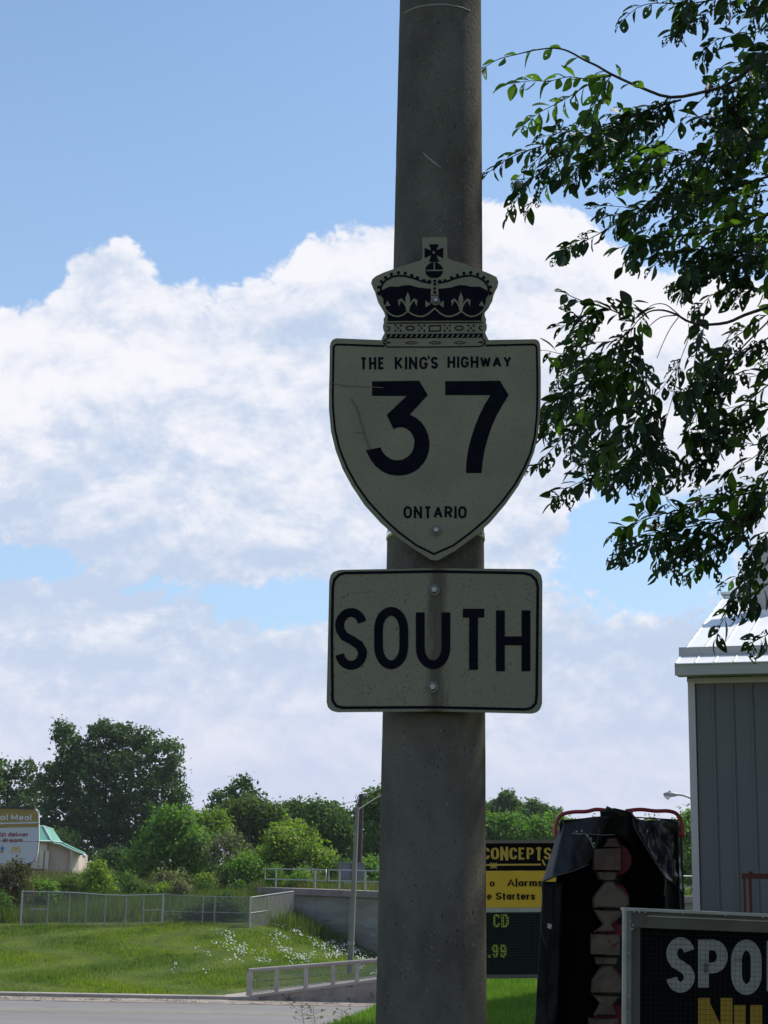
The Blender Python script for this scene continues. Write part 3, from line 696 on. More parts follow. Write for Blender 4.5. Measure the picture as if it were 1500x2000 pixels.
for a, b in zip(PXS[:-1], PXS[1:]):
    mb = MB(); n = int((b - a) / F * 71 / .055)
    for i in range(n + 1):
        px = a + (b - a) * i / n; q0, q1 = bbot(px), btop(px); w_ = Vector((.0065, 0, 0)); mb.add([q0 - w_, q0 + w_, q1 + w_, q1 - w_], [(0, 1, 2, 3)])
    for i in range(16):
        f = i / 16; q0, q1 = bbot(a).lerp(btop(a), f), bbot(b).lerp(btop(b), f); w_ = Vector((0, 0, .0065)); yy = Vector((0, .01, 0)); mb.add([q0 - w_ + yy, q1 - w_ + yy, q1 + w_ + yy, q0 + w_ + yy], [(0, 1, 2, 3)])
    mb.build('mesh_panel', 'fence_wire', bar, kind='stuff')

# ------------------------------------------------------------------ roadside light pole, wooden pole, wires, street lamp
def lamp(name, label, base, top, r0, r1, arm, m, headpts=None):
    t = thing(name, label, 'light pole', base)
    MB().tube([base - Vector((0, 0, .2)), top], [r0, r1], 10).build('pole', m, t)
    MB().tube(arm, .024, 7).build('arm', m, t)
    MB().tube([base.lerp(top, .17), base.lerp(top, .19)], r0 * 1.08, 8).build('junction_box', 'galvanised_dull', t)
    return t
b = P(683, 1905, 76); tp = P(698, 1576, 76); b.z = h1(b.x, b.y); 
lp = lamp('light_pole', 'slim pale light pole standing behind the sidewalk barrier', b, tp, .15, .085, [P(698, 1582, 76), P(712, 1573, 76.5), P(735, 1558, 77.5), P(790, 1530, 80)], 'pole_pale')
hd = P(800, 1528, 80.5); MB().box((hd.x - .35, 80.2, hd.z - .08), (hd.x + .35, 80.6, hd.z + .08)).build('lamp_head', 'galvanised', lp)
b = P(700, 1700, 103); tp = P(706, 1551, 103); b.z = WTOP - .3
up_ = thing('utility_pole', 'dark wooden utility pole behind the light pole', 'utility pole', b)
MB().tube([b, tp], [.19, .15], 10).build('pole', 'wood_dark', up_)
MB().tube([tp - Vector((0, 0, .25)), tp + Vector((.35, 0, -.12))], .04, 6).build('bracket', 'wood_dark', up_)
MB().tube([tp + Vector((.33, 0, -.2)), tp + Vector((.33, 0, .02))], .06, 6).build('insulator', 'galvanised_dull', up_)
mb = MB().tube([P(-80, 1604, 118), P(75, 1608, 116), P(300, 1612, 112), P(520, 1604, 108), P(706, 1562, 103)], .014, 4)
tag(mb.build('overhead_wire', 'dark_metal', origin=P(75, 1608, 116)), 'upper thin black wire crossing in front of the dark trees', 'wire', 'overhead wires')
mb = MB().tube([P(-80, 1640, 118), P(75, 1644, 116), P(250, 1650, 112), P(420, 1648, 109), P(703, 1600, 103)], .014, 4)
tag(mb.build('overhead_wire', 'dark_metal', origin=P(75, 1644, 116)), 'lower thin black wire crossing in front of the dark trees', 'wire', 'overhead wires')
D = 62; b = P(1392, 1900, D); b.z = -2
sl_ = thing('street_lamp', 'cobra head street lamp reaching out from behind the grey building', 'street lamp', b)
tp = P(1392, 1568, D); MB().tube([b, tp], [.14, .09], 10).build('pole', 'galvanised', sl_)
MB().tube([tp, P(1375, 1573, D), P(1357, 1564, D), P(1345, 1557, D), P(1333, 1553, D), P(1322, 1552, D)], .04, 8).build('arm', 'galvanised', sl_)
a_ = P(1324, 1552, D); c_ = P(1296, 1551.5, D)
MB().tube([a_, a_.lerp(c_, .25), a_.lerp(c_, .7), c_], [.045, .085, .11, .05], 10).build('lamp_head', 'galvanised', sl_)
g_ = P(1304, 1555, D); MB().tube([g_ + Vector((.12, 0, .0)), g_ + Vector((0, 0, -.05)), g_ - Vector((.13, 0, 0))], [.03, .10, .03], 10).build('lens', 'lamp_white', sl_)
q = P(1308, 1548, D); MB().tube([q, q + Vector((0, 0, .07))], .035, 8).build('photocell', 'galvanised_dull', sl_)

# ------------------------------------------------------------------ glyphs: stroke lettering
def E(cx, cy, rx, ry, a0, a1, n=10):
    return [(cx + rx * math.cos(rad(a0 + (a1 - a0) * i / n)), cy + ry * math.sin(rad(a0 + (a1 - a0) * i / n))) for i in range(n + 1)]
xh = .32; xm = (1 + xh) / 2; xr = (1 - xh) / 2
def lc(cx, rx, a0, a1): return E(cx, xm, rx, xr, a0, a1, 12)
G = {   # char: (width ratio, strokes); strokes are lists of points, y down, 0 = cap top, 1 = baseline
 'A': (.80, [[(0, 1), (.5, 0), (1, 1)], [(.17, .66), (.83, .66)]]),
 'C': (.66, [E(.5, .3, .5, .3, -8, -180, 10) + E(.5, .7, .5, .3, 180, 8, 10)]),
 'D': (.68, [[(0, 0)] + [(.45, 0)] + E(.45, .35, .55, .35, -90, 0, 6) + E(.45, .65, .55, .35, 0, 90, 6) + [(0, 1), (0, 0), (.2, 0)]]),
 'E': (.58, [[(1, 0), (0, 0), (0, 1), (1, 1)], [(0, .49), (.85, .49)]]),
 'G': (.70, [E(.5, .32, .5, .32, -12, -180, 10) + E(.5, .68, .5, .32, 180, 0, 10) + [(1, .56), (.55, .56)]]),
 'H': (.68, [[(0, 0), (0, 1)], [(1, 0), (1, 1)], [(0, .5), (1, .5)]]),
 'I': (.02, [[(.5, 0), (.5, 1)]]),
 'K': (.68, [[(0, 0), (0, 1)], [(1, 0), (.05, .62)], [(.33, .42), (1, 1)]]),
 'M': (.82, [[(0, 1), (0, 0), (.5, .8), (1, 0), (1, 1)]]),
 'N': (.70, [[(0, 0), (0, 1)], [(.0, .0), (1., 1.)], [(1, 0), (1, 1)]]),
 'O': (.72, [E(.5, .34, .5, .34, 180, 360, 12) + E(.5, .66, .5, .34, 0, 180, 12) + [(0, .34), (0, .3)]]),
 'P': (.64, [[(0, 1), (0, 0), (.5, 0)] + E(.5, .27, .5, .27, -90, 90, 10) + [(0, .54)]]),
 'R': (.66, [[(0, 1), (0, 0), (.5, 0)] + E(.5, .26, .5, .26, -90, 90, 10) + [(0, .52)], [(.5, .52), (1, 1)]]),
 'S': (.66, [E(.5, .25, .5, .25, -15, -180, 10) + [(.04, .34), (.2, .45), (.55, .53), (.85, .62), (.98, .72)] + E(.5, .75, .5, .25, 0, 170, 10)]),
 'T': (.64, [[(0, 0), (1, 0)], [(.5, 0), (.5, 1)]]),
 'U': (.70, [[(0, 0), (0, .68)] + E(.5, .68, .5, .32, 180, 0, 12) + [(1, 0)]]),
 'W': (1.0, [[(0, 0), (.25, 1), (.5, .1), (.75, 1), (1, 0)]]),
 'Y': (.74, [[(0, 0), (.5, .5), (1, 0)], [(.5, .5), (.5, 1)]]),
 "'": (.05, [[(.5, 0), (.5, .16)]]), '.': (.04, [[(.5, .97), (.5, 1.03)]]),
 '9': (.60, [E(.5, .28, .5, .28, 0, 360, 16), [(1, .28), (1, .7)] + E(.5, .7, .5, .3, 0, 165, 8)]),
 'a': (.50, [lc(.5, .5, 0, 360), [(1, xh), (1, 1)]]), 'd': (.52, [lc(.5, .5, 0, 360), [(1, 0), (1, 1)]]),
 'e': (.52, [[(0, xm), (1, xm)] + lc(.5, .5, 0, -315)]), 'o': (.54, [lc(.5, .5, 0, 370)]),
 'h': (.50, [[(0, 0), (0, 1)], [(0, .55)] + E(.5, .56, .5, .24, 180, 360, 8) + [(1, 1)]]), 'i': (.02, [[(.5, xh), (.5, 1)], [(.5, .02), (.5, .12)]]),
 'l': (.02, [[(.5, 0), (.5, 1)]]), 'm': (.84, [[(0, xh), (0, 1)], [(0, .52)] + E(.25, .52, .25, .2, 180, 360, 8) + [(.5, 1)], [(.5, .52)] + E(.75, .52, .25, .2, 180, 360, 8) + [(1, 1)]]),
 'p': (.52, [lc(.5, .5, 0, 360), [(0, xh), (0, 1.3)]]), 'r': (.32, [[(0, xh), (0, 1)], [(0, .6)] + E(.7, .6, .7, .28, 180, 285, 7)]),
 's': (.44, [E(.5, xh + xr * .5, .5, xr * .5, -15, -180, 8) + [(.5, xm)] + E(.5, 1 - xr * .5, .5, xr * .5, -20, 165, 8)]),
 't': (.32, [[(.4, .12), (.4, .86), (.6, 1), (1, .98)], [(0, xh), (1, xh)]]), 'v': (.50, [[(0, xh), (.5, 1), (1, xh)]]),
}
class Ink:
    """flat print built as thin layers in front of a board; mp(px,py,off) gives the 3D point"""
    def __init__(s, mp, base=.0008, step=2e-5): s.mp = mp; s.mb = MB(); s.base = base; s.step = step; s.i = 0
    def off(s): s.i += 1; return s.base + s.i * s.step
    def poly(s, pts): o = s.off(); s.mb.add([s.mp(x, y, o) for x, y in pts], [tuple(range(len(pts)))]); return s
    def disc(s, x, y, rx, ry=None, n=12): return s.poly([(x + rx * math.cos(k / n * 6.28319), y + (ry or rx) * math.sin(k / n * 6.28319)) for k in range(n)])
    def stroke(s, pts, w, closed=False, sub=None, contrast=1., serif=0.):
        if not closed and not serif and contrast == 1. and not sub:
            for i in range(1, len(pts) - 1):
                a, b = Vector(pts[i]) - Vector(pts[i - 1]), Vector(pts[i + 1]) - Vector(pts[i])
                if a.length > w * .8 and b.length > w * .8 and a.normalized().dot(b.normalized()) < -.15:
                    s.stroke(pts[:i + 1], w); s.stroke(pts[i:], w); return s
        P2 = [Vector((x, y)) for x, y in pts]
        if closed: P2.append(P2[0].copy())
        if sub:
            Q = [P2[0]]
            for a, b in zip(P2[:-1], P2[1:]):
                k = max(1, int((b - a).length / sub)); Q += [a.lerp(b, (j + 1) / k) for j in range(k)]
            P2 = Q
        Q = [P2[0]]
        for p in P2[1:]:
            if (p - Q[-1]).length > 1e-5: Q.append(p)
        P2 = Q; n = len(P2); o = s.off(); L = []; R = []
        cl = closed or (P2[0] - P2[-1]).length < 1e-4
        for i in range(n):
            d0 = (P2[i] - P2[i - 1]) if i > 0 else ((P2[0] - P2[-2]) if cl else None)
            d1 = (P2[i + 1] - P2[i]) if i < n - 1 else ((P2[1] - P2[0]) if cl else None)
            if d0 is None: d0 = d1
            if d1 is None: d1 = d0
            d0 = d0.normalized(); d1 = d1.normalized(); d = (d0 + d1)
            d = d.normalized() if d.length > 1e-4 else d1
            nn = Vector((-d.y, d.x)); k = 1 / max(.45, abs(nn.dot(Vector((-d1.y, d1.x)))))
            ww = w * (contrast + (1 - contrast) * abs(d.y)) if contrast != 1 else w
            L.append(P2[i] + nn * ww / 2 * k); R.append(P2[i] - nn * ww / 2 * k)
        vs = [s.mp(p.x, p.y, o) for p in L] + [s.mp(p.x, p.y, o) for p in R]
        s.mb.add(vs, [(i, i + 1, n + i + 1, n + i) for i in range(n - 1)])
        if serif and not cl:
            for e, q in ((P2[0], P2[1]), (P2[-1], P2[-2])):
                d = (q - e).normalized()
                if abs(d.y) > .6: s.stroke([(e.x - serif, e.y), (e.x + serif, e.y)], w * .3)
                elif abs(d.x) > .8: s.stroke([(e.x, e.y - serif * .7), (e.x, e.y + serif * .9)], w * .3)
        return s
    def glyph(s, ch, x0, y0, x1, y1, w, sub=None, contrast=1., serif=0., wx=None):
        h = w / 2; hx = h if wx is None else wx / 2
        for si, st in enumerate(G[ch][1]):
            if ch in 'TE' and si == 1 and serif: s.stroke([(lerp(x0 + h, x1 - h, u), lerp(y0, y1, v)) for u, v in st], w, contrast=contrast); (ch == 'T') and s.stroke([((x0 + x1) / 2 - serif, y1), ((x0 + x1) / 2 + serif, y1)], w * .3); continue
            s.stroke([(lerp(x0 + h, x1 - h, u) if x1 - x0 > w else (x0 + x1) / 2, lerp(y0 + (h if not (st[0][1] in (0, 1) and abs(st[0][0] - st[-1][0]) < 1e-6 and len(st) == 2) else 0), y1 - (h if not (st[0][1] in (0, 1) and abs(st[0][0] - st[-1][0]) < 1e-6 and len(st) == 2) else 0), v)) for u, v in st], w, sub=sub, contrast=contrast, serif=serif)
    def text(s, txt, x0, x1, y0, y1, w, gap=.22, space=.55, slope=0., **kw):
        h = y1 - y0; ws = [(space * h if c == ' ' else G[c][0] * h + w) for c in txt]
        tot = sum(ws) + gap * h * (len(txt) - 1) * 1.; f = (x1 - x0 - w * 0) / tot; x = x0
        for c, wd in zip(txt, ws):
            if c != ' ': dy = (x - x0) * slope; s.glyph(c, x, y0 + dy, x + max(wd * f, w * 1.0), y1 + dy, w, **kw)
            x += (wd + gap * h) * f
        return s
    def build(s, name, m, parent, **kw): return s.mb.build(name, m, parent, **kw)

# ------------------------------------------------------------------ concrete pole
DP = 4.79
def poly_at(y, xl, xr_):
    c = P((xl + xr_) / 2, y, DP); z = (c - EYE).dot(fwd); return c, (xr_ - xl) / 2 / F * z * .995
c0, r0 = poly_at(1950, 734, 951); c1, r1 = poly_at(20, 780, 940)
ax = (c1 - c0); tap = (r1 - r0) / ax.z
b = c0 + ax * ((0 - c0.z) / ax.z)
pole = thing('concrete_pole', 'thick tapered concrete pole carrying the highway signs', 'pole', b)
NS, NR = 64, 200; vs = []; zs = np.linspace(-.2, 8.5, NR)
for i, z in enumerate(zs):
    c = c0 + ax * ((z - c0.z) / ax.z); r = r0 + tap * (z - c0.z)
    for k in range(NS):
        a = 2 * math.pi * k / NS; nz = mnoise.noise(Vector((math.cos(a) * 2, math.sin(a) * 2, z * 1.3))) * .0011 + mnoise.noise(Vector((math.cos(a) * 9, math.sin(a) * 9, z * 25))) * .0006
        rr = r + nz
        vs.append((c.x + rr * math.cos(a), c.y + rr * math.sin(a), z))
fs = [(i * NS + k, i * NS + (k + 1) % NS, (i + 1) * NS + (k + 1) % NS, (i + 1) * NS + k) for i in range(NR - 1) for k in range(NS)] + [tuple(range((NR - 1) * NS, NR * NS))]
MB().add(vs, fs, True).build('shaft', 'pole_concrete', pole)
def onpole(px, py, off=.001):
    """point on the front of the pole surface under a pixel"""
    r = ray(px, py); D = 4.5
    for _ in range(60):
        p = EYE + r * (D / r.y); c = c0 + ax * ((p.z - c0.z) / ax.z); R_ = r0 + tap * (p.z - c0.z)
        dx = min(abs(p.x - c.x), R_ * .999); yy = c.y - math.sqrt(R_ * R_ - dx * dx); D = yy
    return Vector((p.x, yy - off, p.z))
mb = MB()
mb.tube([onpole(x, y, .0005) for x, y in [(789, 26), (800, 20), (812, 15), (825, 12), (840, 10), (856, 9), (872, 9), (890, 12), (905, 16), (918, 22)]], .0022, 5)
mb.build('crack', 'scratch_light', pole)
MB().tube([onpole(x, y, .0003) for x, y in [(824, 296), (836, 308), (848, 318), (861, 328)]], [.0008, .0022, .003, .001], 5).build('scuff', 'scratch_light', pole)

# ------------------------------------------------------------------ highway shield
DS = 4.60
s1 = lambda u, v: (640 + u / 3.488, 440 + v / 3.488)
s2 = lambda u, v: (620 + u / 3.261, 640 + v / 3.261)
s3 = lambda u, v: (620 + u / 3.261, 1090 + v / 3.261)
def flat(conv, D):
    def f(u, v, off=0.): p = P(*conv(u, v), D); return Vector((p.x, p.y - off, p.z))
    return f
m1, m2 = flat(s1, DS), flat(s2, DS)
shield = thing('highway_shield_sign', 'crowned highway shield with the number 37 on the concrete pole', 'road sign', P(848, 1090, DS))
mirr = lambda pts: [(1456 - x, y) for x, y in reversed(pts)]
right_c = [(728, 80), (812, 82), (815, 205), (822, 228), (870, 244), (930, 262), (1030, 300), (1110, 332), (1150, 352), (1163, 385), (1157, 420), (1141, 450), (1130, 478), (1122, 515), (1108, 540), (1095, 565), (1072, 592), (1070, 615), (1080, 640), (1078, 662), (1085, 685), (1083, 708), (1073, 730), (1082, 752), (1096, 781)]
left_c = [(728, 80), (645, 80), (645, 218), (636, 238), (590, 252), (530, 270), (440, 301), (380, 322), (330, 345), (303, 368), (296, 392), (310, 430), (322, 452), (330, 480), (342, 520), (356, 545), (385, 592), (392, 618), (380, 640), (383, 662), (376, 685), (378, 708), (388, 732), (376, 755), (366, 782)]
outl = [s1(*p) for p in reversed(left_c)][:-1] + [s1(*p) for p in right_c]
side = [(1385, 73), (1402, 78), (1414, 92), (1420, 118), (1423, 300), (1423, 440), (1418, 560), (1404, 690), (1380, 795), (1340, 895), (1280, 1008), (1200, 1122), (1100, 1240), (1000, 1330), (880, 1418), (775, 1478), (748, 1483), (720, 1476), (620, 1412), (500, 1330), (400, 1240), (300, 1130), (220, 1010), (160, 900), (115, 780), (86, 660), (73, 520), (73, 400), (76, 300), (79, 120), (84, 95), (96, 77), (118, 67)]
outl += [s2(*p) for p in side]
def smoothpoly(pts, it=1):
    return pts
poly3 = [P(x, y, DS) for x, y in outl]
mb = MB(); mb.prism(poly3, (0, .0032, 0)); plate = mb.build('sign_plate', 'sign_sheeting', shield)
ink = Ink(m2)
bord = [(425, 118), (130, 107), (112, 111), (103, 124), (100, 300), (98, 420), (100, 520), (112, 650), (140, 770), (188, 890), (248, 1000), (325, 1108), (425, 1217), (520, 1305), (630, 1386), (742, 1442), (865, 1387), (980, 1302), (1080, 1215), (1178, 1105), (1256, 1000), (1318, 890), (1358, 795), (1384, 690), (1397, 560), (1401, 420), (1400, 300), (1396, 125), (1388, 112), (1370, 107), (1070, 114)]
ink.stroke(bord, 13)
ink.build('border', 'sign_ink', shield)
ink = Ink(m2)
ink.poly([(348, 342), (648, 338), (703, 430), (588, 554), (625, 572), (660, 600), (688, 640), (706, 685), (714, 735), (711, 780), (698, 825), (675, 865), (640, 902), (600, 926), (555, 940), (505, 943), (455, 935), (410, 915), (370, 882), (338, 840), (308, 781), (402, 762), (415, 792), (438, 818), (470, 838), (505, 845), (540, 841), (575, 822), (600, 795), (615, 758), (618, 722), (609, 690), (592, 662), (566, 643), (540, 635), (512, 635), (484, 646), (441, 556), (568, 435), (348, 435)])
ink.build('digit', 'sign_ink', shield)
ink = Ink(m2)
ink.poly([(814, 341), (1162, 338), (1218, 430), (1180, 490), (1143, 556), (1110, 630), (1085, 705), (1064, 785), (1052, 855), (1045, 926), (946, 926), (948, 860), (957, 790), (975, 715), (1000, 635), (1030, 560), (1064, 490), (1102, 430), (814, 430)])
ink.build('digit', 'sign_ink', shield)
ink = Ink(m2)
ink.text('THE', 272, 428, 188, 266, 15); ink.build('word', 'sign_ink', shield); ink = Ink(m2); ink.text('KING', 492, 702, 186, 265, 15); ink.stroke([(706, 179), (712, 200)], 11); ink.text('S', 722, 768, 186, 262, 15); ink.build('word', 'sign_ink', shield); ink = Ink(m2)
ink.text('HIGHWAY', 828, 1236, 184, 256, 15, gap=.2, slope=-.006); ink.build('word', 'sign_ink', shield); ink = Ink(m2)
ink.text('ONTARIO', 548, 950, 1137, 1215, 15, gap=.2)
ink.build('word', 'sign_ink', shield)
# crown artwork
K = Ink(m1)
topw = [(365, 446), (420, 418), (480, 419), (515, 410), (555, 407), (620, 425), (690, 432), (728, 438)]
botl = [(410, 655), (408, 620), (395, 585), (382, 548), (378, 500), (362, 478)]
K.poly([(x, y) for x, y in topw] + [(1456 - x, y) for x, y in reversed(topw[:-1])] + [(1456 - x, y) for x, y in reversed(botl)] + botl)
K.stroke([(352, 480), (362, 440), (366, 412), (392, 378), (436, 352), (482, 343), (530, 347), (590, 362), (640, 382), (690, 392), (728, 388), (766, 392), (816, 382), (866, 362), (926, 347), (974, 343), (1020, 352), (1064, 378), (1090, 412), (1096, 440), (1104, 478)], 13, sub=16)
for (x, y) in [(346, 462), (347, 422), (366, 384), (394, 357), (434, 334), (482, 323), (528, 328), (572, 342), (611, 358), (656, 377), (692, 382)]:
    K.disc(x, y, 11.5); K.disc(1456 - x, y, 11.5)
K.disc(725, 308, 60, 55, 24)
for a, b, c_, d in [((690, 130), (757, 130), (737, 180), (708, 180)), ((690, 250), (760, 250), (737, 196), (708, 196)), ((660, 155), (660, 224), (714, 200), (714, 176)), ((787, 152), (787, 224), (731, 200), (731, 176))]: K.poly([a, b, c_, d])
K.disc(722, 188, 17)
K.stroke([(400, 668), (1056, 664)], 6)
K.stroke([(693, 686), (767, 684), (767, 720), (693, 722)], 8, closed=True)
for cx in (562, 895): K.stroke([(cx + 28 * math.cos(k / 16 * 6.283), 701 + 14 * math.sin(k / 16 * 6.283)) for k in range(16)], 8, closed=True)
for cx in (480, 640, 815, 975):
    for dx, dy in ((-18, -18), (18, -18), (0, 0), (-18, 18), (18, 18)): K.disc(cx + dx, 701 + dy, 7, n=8)
K.stroke(E(402, 704, 20, 15, -90, 90, 8), 7); K.stroke(E(1052, 700, 20, 15, 270, 90, 8), 7)
K.poly([(400, 742), (1055, 737), (1058, 765), (402, 771)])
K.stroke([(410, 776), (388, 782), (380, 798), (390, 818), (412, 830), (728, 830), (1040, 826), (1065, 815), (1074, 797), (1068, 780), (1050, 770)], 7, sub=30)
for cx in (570, 732, 900): K.stroke([(cx - 42, 801), (cx, 791), (cx + 42, 800), (cx, 810)], 5, closed=True)
K.stroke([(388, 790), (430, 800), (388, 808)], 5); K.stroke([(1066, 788), (1026, 798), (1066, 805)], 5)
K.build('crown_print', 'sign_ink', shield)
K = Ink(m1, base=.0034)
K.stroke([(672, 310), (783, 310)], 9); K.stroke([(726, 258), (726, 308)], 9); K.disc(722, 188, 9)
sc_l = [(382, 545), (392, 575), (418, 603), (450, 620), (482, 624), (515, 612), (545, 588), (575, 608), (612, 622), (650, 623), (685, 606), (728, 568)]
K.stroke(sc_l + [(1456 - x, y) for x, y in reversed(sc_l[:-1])], 10)
K.build('scalloped_band', 'sign_sheeting', shield)
for cx in (545, 907):
    K = Ink(m1, base=.0034)
    K.poly([(cx, 456), (cx + 14, 492), (cx + 16, 515), (cx + 9, 545), (cx + 5, 568), (cx - 5, 568), (cx - 9, 545), (cx - 16, 515), (cx - 14, 492)])
    for sg in (-1, 1):
        K.stroke([(cx + sg * 4, 566), (cx + sg * 24, 530), (cx + sg * 44, 508), (cx + sg * 58, 514)], 12)
        K.poly([(cx + sg * 44, 505), (cx + sg * 66, 512), (cx + sg * 62, 556), (cx + sg * 50, 530)])
    K.stroke([(cx - 14, 570), (cx + 14, 570)], 9); K.disc(cx, 580, 12, 8); K.build('fleur_de_lis', 'sign_sheeting', shield)
K = Ink(m1, base=.0034)
K.poly([(708, 362), (748, 362), (752, 440), (757, 478), (752, 500), (758, 530), (728, 545), (698, 530), (704, 500), (700, 478), (705, 440)])
for sg in (-1, 1):
    K.poly([(728 + sg * 62, 515), (728 + sg * 62, 562), (728 + sg * 26, 540)]); K.poly([(728 + sg * 322, 515), (728 + sg * 338, 554), (728 + sg * 300, 550)])
K.build('crown_arch', 'sign_sheeting', shield, kind='stuff'); K = Ink(m1, base=.0034)
K.stroke([(415, 658), (1040, 655)], 5)
for i in range(18):
    x = 420 + i * 35; K.poly([(x, 765), (x + 10, 765), (x + 22, 746), (x + 12, 746)])
K.build('rope_band', 'sign_sheeting', shield)
K = Ink(m1, base=.0052)
for y, r in ((382, 10), (405, 10), (434, 9), (460, 11)): K.disc(729, y, r)
K.stroke([(700, 480), (756, 480)], 4)
K.build('crown_print', 'sign_ink', shield)
# scratches on the shield
K = Ink(m2, base=.0030)
K.stroke([(215, 450), (240, 490), (262, 540), (280, 610), (300, 680), (318, 730), (335, 775)], 9); K.stroke([(78, 350), (180, 372), (300, 376), (420, 384)], 4); K.stroke([(245, 668), (285, 672)], 5)
K.build('scratch', 'scratch', shield)
def bolt(c, r, parent, washer=True):
    if washer: MB().tube([c + Vector((0, -.001, 0)), c + Vector((0, -.0045, 0))], r * 1.75, 20, smooth=False).build('washer', 'washer_steel', parent)
    MB().tube([c + Vector((0, -.0045, 0)), c + Vector((0, -.013, 0)), c + Vector((0, -.0155, 0))], [r, r, r * .78], 6, smooth=False).build('bolt', 'bolt_steel', parent)
bolt(m1(735, 523, .0045), .0075, shield); bolt(m2(755, 1293), .0085, shield)
def strap(py, parent, h=.02):
    c = P(850, py, DP); c = c0 + ax * ((c.z - c0.z) / ax.z); R_ = r0 + tap * (c.z - c0.z) + .0025; n = 48; mb = MB()
    vs = [(c.x + (R_ + o) * math.cos(k / n * 6.28319), c.y + (R_ + o) * math.sin(k / n * 6.28319), c.z + z) for (o, z) in ((-.003, -h / 2), (0, -h / 2), (0, h / 2), (-.003, h / 2)) for k in range(n)]
    mb.add(vs, [(j * n + k, j * n + (k + 1) % n, (j + 1) * n + (k + 1) % n, (j + 1) * n + k) for j in range(3) for k in range(n)], True)
    mb.build('strap', 'strap_steel', parent)
strap(1049, shield); strap(590, shield)
MB().box((m1(735, 523).x - .02, DS + .004, m1(735, 523).z - .02), (m1(735, 523).x + .02, DS + .05, m1(735, 523).z + .02)).build('bracket', 'washer_steel', shield)

# ------------------------------------------------------------------ SOUTH plate, creased over the pole
XC = P(848, 1250, DS).x
def m3_(u, v, off=0.):
    p = P(*s3(u, v), DS - .004); dx = p.x - XC; y = DS - .004 + abs(dx) * .075 + (.003 * (1 - min(1, abs(dx) / .02)))
    p2 = P(*s3(u, v), y); return Vector((p2.x, y - off, p2.z))
south = thing('direction_sign', 'white rectangular plate reading SOUTH below the shield', 'road sign', P(848, 1392, DS))
TL = [(75, 150), (82, 112), (100, 88), (135, 76)]; TR = [(1375, 70), (1405, 84), (1426, 110), (1433, 150)]; BR = [(1430, 930), (1420, 962), (1398, 982), (1368, 991)]; BL = [(125, 982), (90, 972), (66, 950), (58, 915)]
def edgepts(a, b, n): return [(lerp(a[0], b[0], i / n), lerp(a[1], b[1], i / n)) for i in range(1, n)]
xm_ = (s3(0, 0)[0], 0); uc = (848 - 620) * 3.261
# strips of columns so the plate can bend
def topv(u):
    if u <= 135: return float(np.interp(u, [75, 82, 100, 135], [150, 112, 88, 76]))
    if u >= 1375: return float(np.interp(u, [1375, 1405, 1426, 1433], [70, 84, 110, 150]))
    return float(np.interp(u, [135, uc, 1375], [75, 64, 70]))
def botv(u):
    if u <= 125: return float(np.interp(u, [58, 66, 90, 125], [915, 950, 972, 982]))
    if u >= 1368: return float(np.interp(u, [1368, 1398, 1420, 1430], [991, 982, 962, 930]))
    return float(np.interp(u, [125, uc, 1368], [982, 976, 991]))
N = 60; rows = 12; mb = MB(); fr = []
for i in range(N + 1):
    t = i / N; t = .5 + .5 * math.sin((t - .5) * math.pi)
    ut = lerp(75, 1433, t); ub = lerp(58, 1431, t)
    for j in range(rows + 1): f = j / rows; fr.append((lerp(ut, ub, f), lerp(topv(ut), botv(ub), f)))
fv = [m3_(u, v) for u, v in fr]; nb = len(fv); bv = [p + Vector((0, .0032, 0)) for p in fv]
R1 = rows + 1
fs = [(i * R1 + j, i * R1 + j + 1, (i + 1) * R1 + j + 1, (i + 1) * R1 + j) for i in range(N) for j in range(rows)]
fs += [tuple(nb + k for k in reversed(f)) for f in list(fs)]
for i in range(N):
    for j in (0, rows): a, b = i * R1 + j, (i + 1) * R1 + j; fs.append((a, b, b + nb, a + nb) if j == 0 else (b, a, a + nb, b + nb))
for j in range(rows):
    a, b = j, j + 1; fs.append((b, a, a + nb, b + nb)); a, b = N * R1 + j, N * R1 + j + 1; fs.append((a, b, b + nb, a + nb))
mb.add(fv + bv, fs).build('sign_plate', 'sign_sheeting', south)
K = Ink(m3_, base=.0016)
K.stroke([(96, 850), (92, 500), (98, 180), (108, 138), (135, 108), (170, 96), (uc - 40, 86), (uc + 40, 86), (1310, 96), (1360, 108), (1392, 140), (1403, 185), (1400, 500), (1396, 870), (1390, 925), (1362, 955), (1320, 964), (uc, 950), (160, 953), (120, 942), (98, 910), (94, 870)], 17, closed=True, sub=14)
K.build('border', 'sign_ink', south)
for ch, x0, y0, x1, y1 in (('S', 113, 318, 316, 712), ('O', 361, 311, 578, 708), ('U', 627, 318, 846, 708), ('T', 898, 323, 1090, 712), ('H', 1137, 333, 1356, 721)):
    K = Ink(m3_, base=.0018); K.glyph(ch, x0, y0, x1, y1, 56, sub=14); K.build('letter', 'sign_ink', south)
bolt(m3_(743, 205), .0095, south); bolt(m3_(733, 823), .0095, south)
